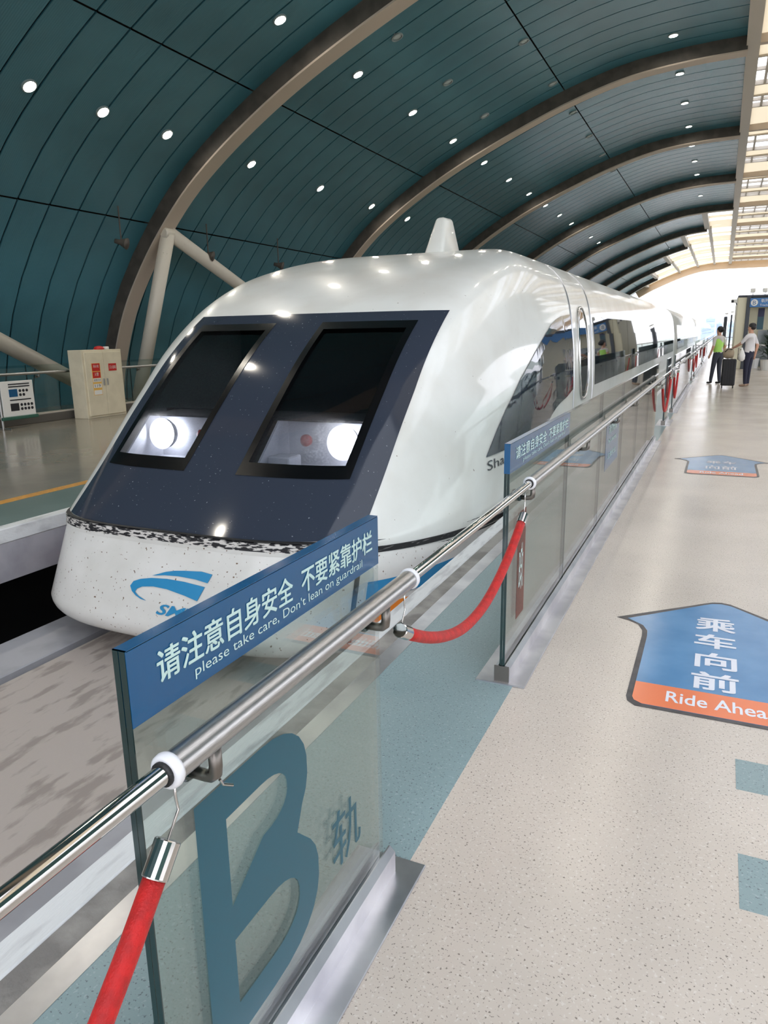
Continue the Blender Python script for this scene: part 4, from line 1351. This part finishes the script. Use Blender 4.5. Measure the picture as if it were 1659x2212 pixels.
obj('camera_body', bbox(0.20, 0.42, KY - 0.05, KY + 0.12, 2.66, 2.80, 0.02, 2), M['paper'], cc)
obj('camera_arm', tube([(0.38, KY + 0.05, 2.68), (0.425, KY + 0.05, 2.58)], 0.02, 8), M['dark_steel'], cc)
obj('camera_lens', lathe((0.26, KY - 0.05, 2.72), (0, -1, 0), [(0.05, 0), (0.05, 0.02), (0.03, 0.02)], 14), M['ink'], cc)

def bin_pot(x, y, h, r, label):
    t = thing('potted_plant', label, 'plant', (x, y, 0.0), 'potted plants by the kiosk')
    obj('planter', lathe((x, y, 0), (0, 0, 1), [(r * 0.8, 0), (r, 0.4), (r * 1.05, 0.42), (r * 0.9, 0.42)], 18), M['pot'], t, smooth=False)
    V, Fc = [], []
    rnd = random.Random(int(x * 100 + y))
    for k in range(110):
        az = rnd.uniform(0, 6.28); el = rnd.uniform(0.1, 1.5); L = rnd.uniform(0.25, 0.5) * h
        zc = 0.42 + rnd.random() * h * 0.55
        d = Vector((math.cos(az) * math.cos(el), math.sin(az) * math.cos(el), math.sin(el)))
        s = Vector((-math.sin(az), math.cos(az), 0)) * 0.035
        p = Vector((x, y, zc))
        b = len(V)
        mid = p + d * L * 0.55 + Vector((0, 0, 0.03)); tip = p + d * L - Vector((0, 0, L * 0.25))
        V += [tuple(p), tuple(mid + s), tuple(tip), tuple(mid - s)]
        Fc.append((b, b + 1, b + 2, b + 3))
    fo_ = obj('foliage', (V, Fc), M['leaf'], t)
    fo_['kind'] = 'stuff'
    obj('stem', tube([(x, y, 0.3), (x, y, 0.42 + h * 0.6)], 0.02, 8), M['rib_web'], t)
bin_pot(1.72, 33.0, 1.5, 0.28, 'tall dark leafy plant at the right edge of the picture')
bin_pot(1.25, 34.6, 0.9, 0.24, 'lower leafy plant in front of the kiosk door')

# thin masts beyond the kiosk
for (x, y, h_, lb_) in ((0.08, 46.0, 2.3, 'dark grey sign post beyond the woman in the green vest'), (0.42, 52.0, 2.5, 'thin mast standing between the grey post and the kiosk')):
    t = thing('platform_post', lb_, 'post', (x, y, 0.0))
    r_ = 0.09 if y < 50 else 0.05
    obj('shaft', bbox(x - r_, x + r_, y - r_, y + r_, 0.0, h_, 0.01, 1), M['dark_steel'], t)
    obj('head', join(tube([(x, y, h_), (x + 0.05, y, h_ + 0.15)], 0.012, 6), bbox(x - 0.06, x + 0.12, y - 0.05, y + 0.05, h_ + 0.13, h_ + 0.2, 0.01, 1)), M['paper'], t)
br = thing('end_barrier', 'low white barrier across the far platform end', 'barrier', (0.3, 60.0, 0.0))
for i in range(5):
    obj('post', tube([(-0.6 + i * 0.9, 60.0, 0), (-0.6 + i * 0.9, 60.0, 1.05)], 0.03, 8), M['pot'], br)
for zz in (0.5, 1.05):
    obj('rail', tube([(-0.6, 60.0, zz), (3.0, 60.0, zz)], 0.03, 8), M['pot'], br)

# ------------------------------------------------------------------ people
def skin_mesh(nodes, edges, zones, mats, sub=2):
    me = bpy.data.meshes.new('figure')
    me.from_pydata([n[0] for n in nodes], edges, [])
    o = bpy.data.objects.new('figure', me)
    COL.objects.link(o)
    sk = o.modifiers.new('skin', 'SKIN')
    sk.use_smooth_shade = True
    for i, n in enumerate(nodes):
        v = me.skin_vertices[0].data[i]
        v.radius = n[1] if isinstance(n[1], tuple) else (n[1], n[1])
        v.use_root = (i == 0)
    ss = o.modifiers.new('sub', 'SUBSURF'); ss.levels = sub; ss.render_levels = sub
    dg = bpy.context.evaluated_depsgraph_get()
    em = bpy.data.meshes.new_from_object(o.evaluated_get(dg))
    V = [tuple(v.co) for v in em.vertices]
    Fc = [tuple(p.vertices) for p in em.polygons]
    bpy.data.objects.remove(o); bpy.data.meshes.remove(me); bpy.data.meshes.remove(em)
    return V, Fc

M['skin'] = mat('skin', (206, 158, 132), 0.55)
M['hair'] = mat('black_hair', (28, 24, 24), 0.5)
M['shirt'] = mat('white_cotton', (226, 222, 222), 0.8)
M['shirt_grey'] = mat('pale_grey_shirt', (206, 200, 194), 0.8)
M['navy'] = mat('navy_trousers', (34, 36, 56), 0.8)
M['slate'] = mat('dark_slate_trousers', (56, 60, 72), 0.8)
M['lime'] = mat('lime_vest', (176, 228, 108), 0.7)
M['shoe'] = mat('black_shoe', (30, 28, 28), 0.5)
M['shoe_tan'] = mat('tan_shoe', (168, 142, 122), 0.6)

def person(label, base, face, arms, legs, mats, height, vest=False, bun=False):
    """face: unit (x, y) the person looks along; arms/legs: world offsets"""
    bx, by = base
    k = height / 1.70
    f = Vector((face[0], face[1], 0)).normalized()
    s = Vector((f.y, -f.x, 0))      # the person's right
    def P(a, b, z):                 # a to the right, b forward
        v = s * a * k + f * b * k
        return (bx + v.x, by + v.y, z * k)
    nodes, edges = [], []
    def add(p, r, link=None):
        nodes.append((p, tuple(q * k for q in r) if isinstance(r, tuple) else r * k))
        if link is not None:
            edges.append((link, len(nodes) - 1))
        return len(nodes) - 1
    pel = add(P(0, 0, 0.93), (0.145, 0.105))
    wai = add(P(0, 0, 1.08), (0.125, 0.095), pel)
    che = add(P(0, 0.01, 1.26), (0.145, 0.10), wai)
    sho = add(P(0, 0.0, 1.37), (0.12, 0.075), che)
    nec = add(P(0, 0.005, 1.45), 0.052, sho)
    jaw = add(P(0, 0.025, 1.52), (0.066, 0.08), nec)
    hed = add(P(0, 0.01, 1.60), (0.078, 0.094), jaw)
    add(P(0, 0.0, 1.665), (0.055, 0.065), hed)
    hands = []
    for sd, (el, wr) in zip((-1, 1), arms):
        a0 = add(P(sd * 0.17, 0, 1.37), 0.058, sho)
        a1 = add(P(*el), 0.042, a0)
        a2 = add(P(*wr), 0.030, a1)
        d = (Vector(wr) - Vector(el)).normalized()
        pm = Vector(wr) + d * 0.07
        a3 = add(P(*pm), (0.036, 0.022), a2)
        for j, (off, L) in enumerate(((-0.028, 0.055), (-0.01, 0.07), (0.01, 0.066), (0.027, 0.05))):
            q = pm + d * L + Vector((0.0, off, 0.0))
            add(P(*q), 0.010, a3)
        add(P(*(pm + d * 0.01 + Vector((0.0, 0.05, 0.0)))), 0.011, a3)
    for sd, (kn, an, toe) in zip((-1, 1), legs):
        l0 = add(P(sd * 0.085, 0, 0.84), 0.092, pel)
        l1 = add(P(*kn), 0.066, l0)
        l2 = add(P(*an), 0.05, l1)
        l3 = add(P(an[0], an[1] - 0.03, 0.035), 0.036, l2)
        add(P(*toe), 0.032, l3)
    V, Fc = skin_mesh(nodes, edges, None, None)
    zmin = min(v[2] for v in V)
    V = [(v[0], v[1], v[2] - zmin + 0.002) for v in V]
    t = thing('person', label, 'person', (bx, by, 0.0))
    ml = [M['skin'], M[mats[0]], M[mats[1]], M[mats[2]]]
    o = obj('body', (V, Fc), ml, t, smooth=True)
    ws = [Vector(P(*wr)) for (_, wr) in arms]
    els = [Vector(P(*el)) for (el, _) in arms]
    for pol in o.data.polygons:
        c = pol.center + Vector((bx, by, 0))
        z = c.z / k
        rel = c - Vector((bx, by, 0))
        lat = abs(rel.dot(s)) / k
        fwd = rel.dot(f) / k
        near_arm = False
        for w, e in zip(ws, els):           # bare forearm from just above the elbow to the fingertips
            sdir = w - e
            tt = (c - e).dot(sdir) / sdir.length_squared
            if -0.12 < tt < 1.9 and (c - e - sdir * tt).length < 0.085 * k:
                near_arm = True
        i = 0
        if z < 0.075:
            i = 3
        elif z < 0.94:
            i = 0 if near_arm and lat > 0.16 else 2
        elif z < 1.435:
            i = 0 if (near_arm and (lat > 0.16 or fwd > 0.14)) else 1
        pol.material_index = i
    # hair cap shaped over the skull, face parts
    hc = Vector(P(0, -0.012, 1.612)); 
    Vh, Fh = [], []
    nl, nm = 10, 18
    for i in range(nl + 1):
        ph = math.pi * i / nl
        for j in range(nm):
            a = 2 * math.pi * j / nm
            x, y_, z = math.sin(ph) * math.cos(a), math.sin(ph) * math.sin(a), math.cos(ph)
            low = -1.05 + 1.45 * ((y_ + 1) / 2) ** 1.6          # nape at the back, hairline at the front
            zz = max(z, low)
            sc = 1.0 if z > low else 0.88
            Vh.append(tuple(hc + s * x * 0.092 * k * sc + f * y_ * 0.106 * k * sc + Vector((0, 0, zz * 0.105 * k))))
    for i in range(nl):
        for j in range(nm):
            j2 = (j + 1) % nm
            Fh.append((i * nm + j, i * nm + j2, (i + 1) * nm + j2, (i + 1) * nm + j))
    obj('hair', (Vh, Fh), M['hair'], t, smooth=True)
    if bun:
        b = Vector(P(0, -0.12, 1.60))
        obj('hair_bun', lathe(b + f * 0.04, -f, [(0.03, 0), (0.055, 0.02), (0.055, 0.05), (0.02, 0.08)], 12), M['hair'], t, smooth=True)
    obj('nose', lathe(P(0, 0.095, 1.57), tuple(f), [(0.014 * k, 0), (0.009 * k, 0.014 * k), (0.003 * k, 0.02 * k)], 8), M['skin'], t)
    for sd in (-1, 1):
        obj('eye', lathe(P(sd * 0.032, 0.083, 1.60), tuple(f), [(0.011 * k, 0), (0.006 * k, 0.006 * k)], 8), M['ink'], t)
        obj('ear', lathe(P(sd * 0.078, 0.0, 1.58), tuple(s * sd), [(0.024 * k, 0), (0.026 * k, 0.008 * k), (0.012 * k, 0.012 * k)], 10), M['skin'], t)
    obj('mouth', lathe(P(0, 0.094, 1.528), tuple(f), [(0.018 * k, 0), (0.012 * k, 0.004 * k)], 8), M['red_lamp'], t)
    if vest:
        V, Fc = [], []
        n = 20
        for (z, rx, ry, b) in ((0.95, 0.158, 0.125, 0), (1.08, 0.145, 0.115, 0), (1.22, 0.158, 0.12, 0.005), (1.33, 0.155, 0.11, 0.0), (1.40, 0.12, 0.085, 0.0), (1.425, 0.075, 0.065, 0.0)):
            for j in range(n):
                a = 2 * math.pi * j / n
                V.append(P(rx * math.cos(a), b + ry * math.sin(a), z))
        obj('vest', (V, [(i * n + j, i * n + (j + 1) % n, (i + 1) * n + (j + 1) % n, (i + 1) * n + j) for i in range(5) for j in range(n)]), M['lime'], t, smooth=True)
    return t

person('person in lime vest and dark trousers facing the train', (-0.08, 24.5), (-0.72, 0.70),
       [((-0.23, -0.03, 1.12), (-0.22, 0.08, 0.88)), ((0.22, -0.06, 1.12), (0.20, 0.10, 0.92))],
       [((-0.10, 0.05, 0.48), (-0.10, 0.10, 0.08), (-0.11, 0.24, 0.03)), ((0.09, 0.0, 0.48), (0.09, -0.06, 0.08), (0.10, 0.10, 0.03))],
       ('shirt_grey', 'slate', 'shoe'), 1.69, vest=True, bun=True)
person('person in white shirt and navy trousers holding the suitcase handle', (0.74, 23.5), (-0.88, 0.47),
       [((-0.20, 0.16, 1.16), (-0.10, 0.42, 1.04)), ((0.22, -0.10, 1.12), (0.20, -0.06, 0.86))],
       [((-0.09, 0.02, 0.48), (-0.09, 0.0, 0.08), (-0.10, 0.16, 0.03)), ((0.09, 0.02, 0.48), (0.09, 0.02, 0.08), (0.10, 0.18, 0.03))],
       ('shirt', 'navy', 'shoe_tan'), 1.76)

# ------------------------------------------------------------------ luggage
M['case'] = mat('black_suitcase_shell', (12, 12, 14), 0.55)
M['tan_bag'] = mat('khaki_bag_cloth', (156, 140, 118), 0.8)
sx, sy = 0.24, 22.75
sc_ = thing('suitcase', 'black upright wheeled suitcase between the two people', 'suitcase', (sx, sy, 0.0))
obj('shell', bbox(sx - 0.18, sx + 0.18, sy - 0.14, sy + 0.14, 0.07, 0.80, 0.04, 3), M['case'], sc_, smooth=False)
for i in range(5):
    xx = sx - 0.13 + i * 0.065
    obj('shell_ridge', bbox(xx - 0.012, xx + 0.012, sy - 0.147, sy - 0.138, 0.12, 0.75, 0.003, 1), M['case'], sc_)
for dx in (-0.14, 0.14):
    for dy in (-0.1, 0.1):
        obj('wheel', lathe((sx + dx - 0.015, sy + dy, 0.033), (1, 0, 0), [(0.02, 0), (0.033, 0.004), (0.033, 0.026), (0.02, 0.03)], 14), M['rubber'], sc_)
hp = [(sx + 0.06, sy + 0.11, 0.8), (sx + 0.06, sy + 0.11, 1.10), (sx + 0.20, sy + 0.11, 1.10), (sx + 0.20, sy + 0.11, 0.78)]
obj('pull_handle', tube(hp, 0.010, 8), M['cast'], sc_)
bg = thing('duffel_bag', 'rounded khaki bag lying on top of the black suitcase', 'bag', (sx - 0.04, sy - 0.02, 0.80))
obj('bag_body', lathe((sx - 0.19, sy - 0.02, 0.950), (1, 0, 0.04), [(0.03, 0), (0.11, 0.02), (0.145, 0.1), (0.145, 0.2), (0.11, 0.27), (0.03, 0.29)], 18), M['tan_bag'], bg, smooth=True)
obj('bag_strap', tube([(sx - 0.14, sy - 0.14, 1.0), (sx - 0.06, sy - 0.19, 1.08), (sx + 0.04, sy - 0.14, 1.06)], 0.012, 8), M['case'], bg)
wb = thing('plastic_bag', 'white plastic bag hanging from the suitcase handle', 'bag', (sx + 0.29, sy, 0.74))
obj('bag_body', lathe((sx + 0.29, sy + 0.02, 0.74), (0, 0, 1), [(0.04, 0), (0.085, 0.05), (0.09, 0.16), (0.05, 0.27), (0.02, 0.33)], 12), M['paper'], wb, smooth=True)
obj('bag_knot', lathe((sx + 0.27, sy + 0.05, 1.05), (0, 0.3, 1), [(0.02, 0), (0.04, 0.02), (0.035, 0.05)], 10), M['paper'], wb)

# ------------------------------------------------------------------ hazy skyline
M['haze_tower'] = mat('haze_tinted_tower', (176, 190, 214), 0.9)
M['haze_window'] = mat('haze_tinted_tower_glass', (158, 174, 204), 0.6)
rnd = random.Random(5)
def tower(x, y, w, h_, label):
    t = thing('tower_block', label, 'building', (x, y, -7.0), 'hazy towers on the horizon')
    obj('walls', box(x - w / 2, x + w / 2, y, y + w, -7, h_), M['haze_tower'], t)
    obj('roof_house', box(x - w / 5, x + w / 5, y + 1, y + w - 1, h_, h_ + 1.2), M['haze_tower'], t)
    for i in range(int((h_ + 2) // 4)):
        obj('window_row', box(x - w * 0.42, x + w * 0.42, y - 0.3, y, i * 4.0, i * 4.0 + 1.8), M['haze_window'], t)
for (x, y, w, h_, lb_) in ((-9.5, 640, 7, 10.5, 'tallest hazy tower block, right beside the end of the train'), (-3.0, 650, 4.5, 6.5, 'low hazy block next to the tallest tower'), (1.5, 660, 1.6, 11, 'slim hazy tower above the green vest'),
                          (6.0, 690, 6, 7.5, 'hazy block between the slim tower and the grey post'), (12.0, 720, 5, 9.0, 'hazy tower just left of the kiosk')):
    tower(x, y, w, h_, lb_)
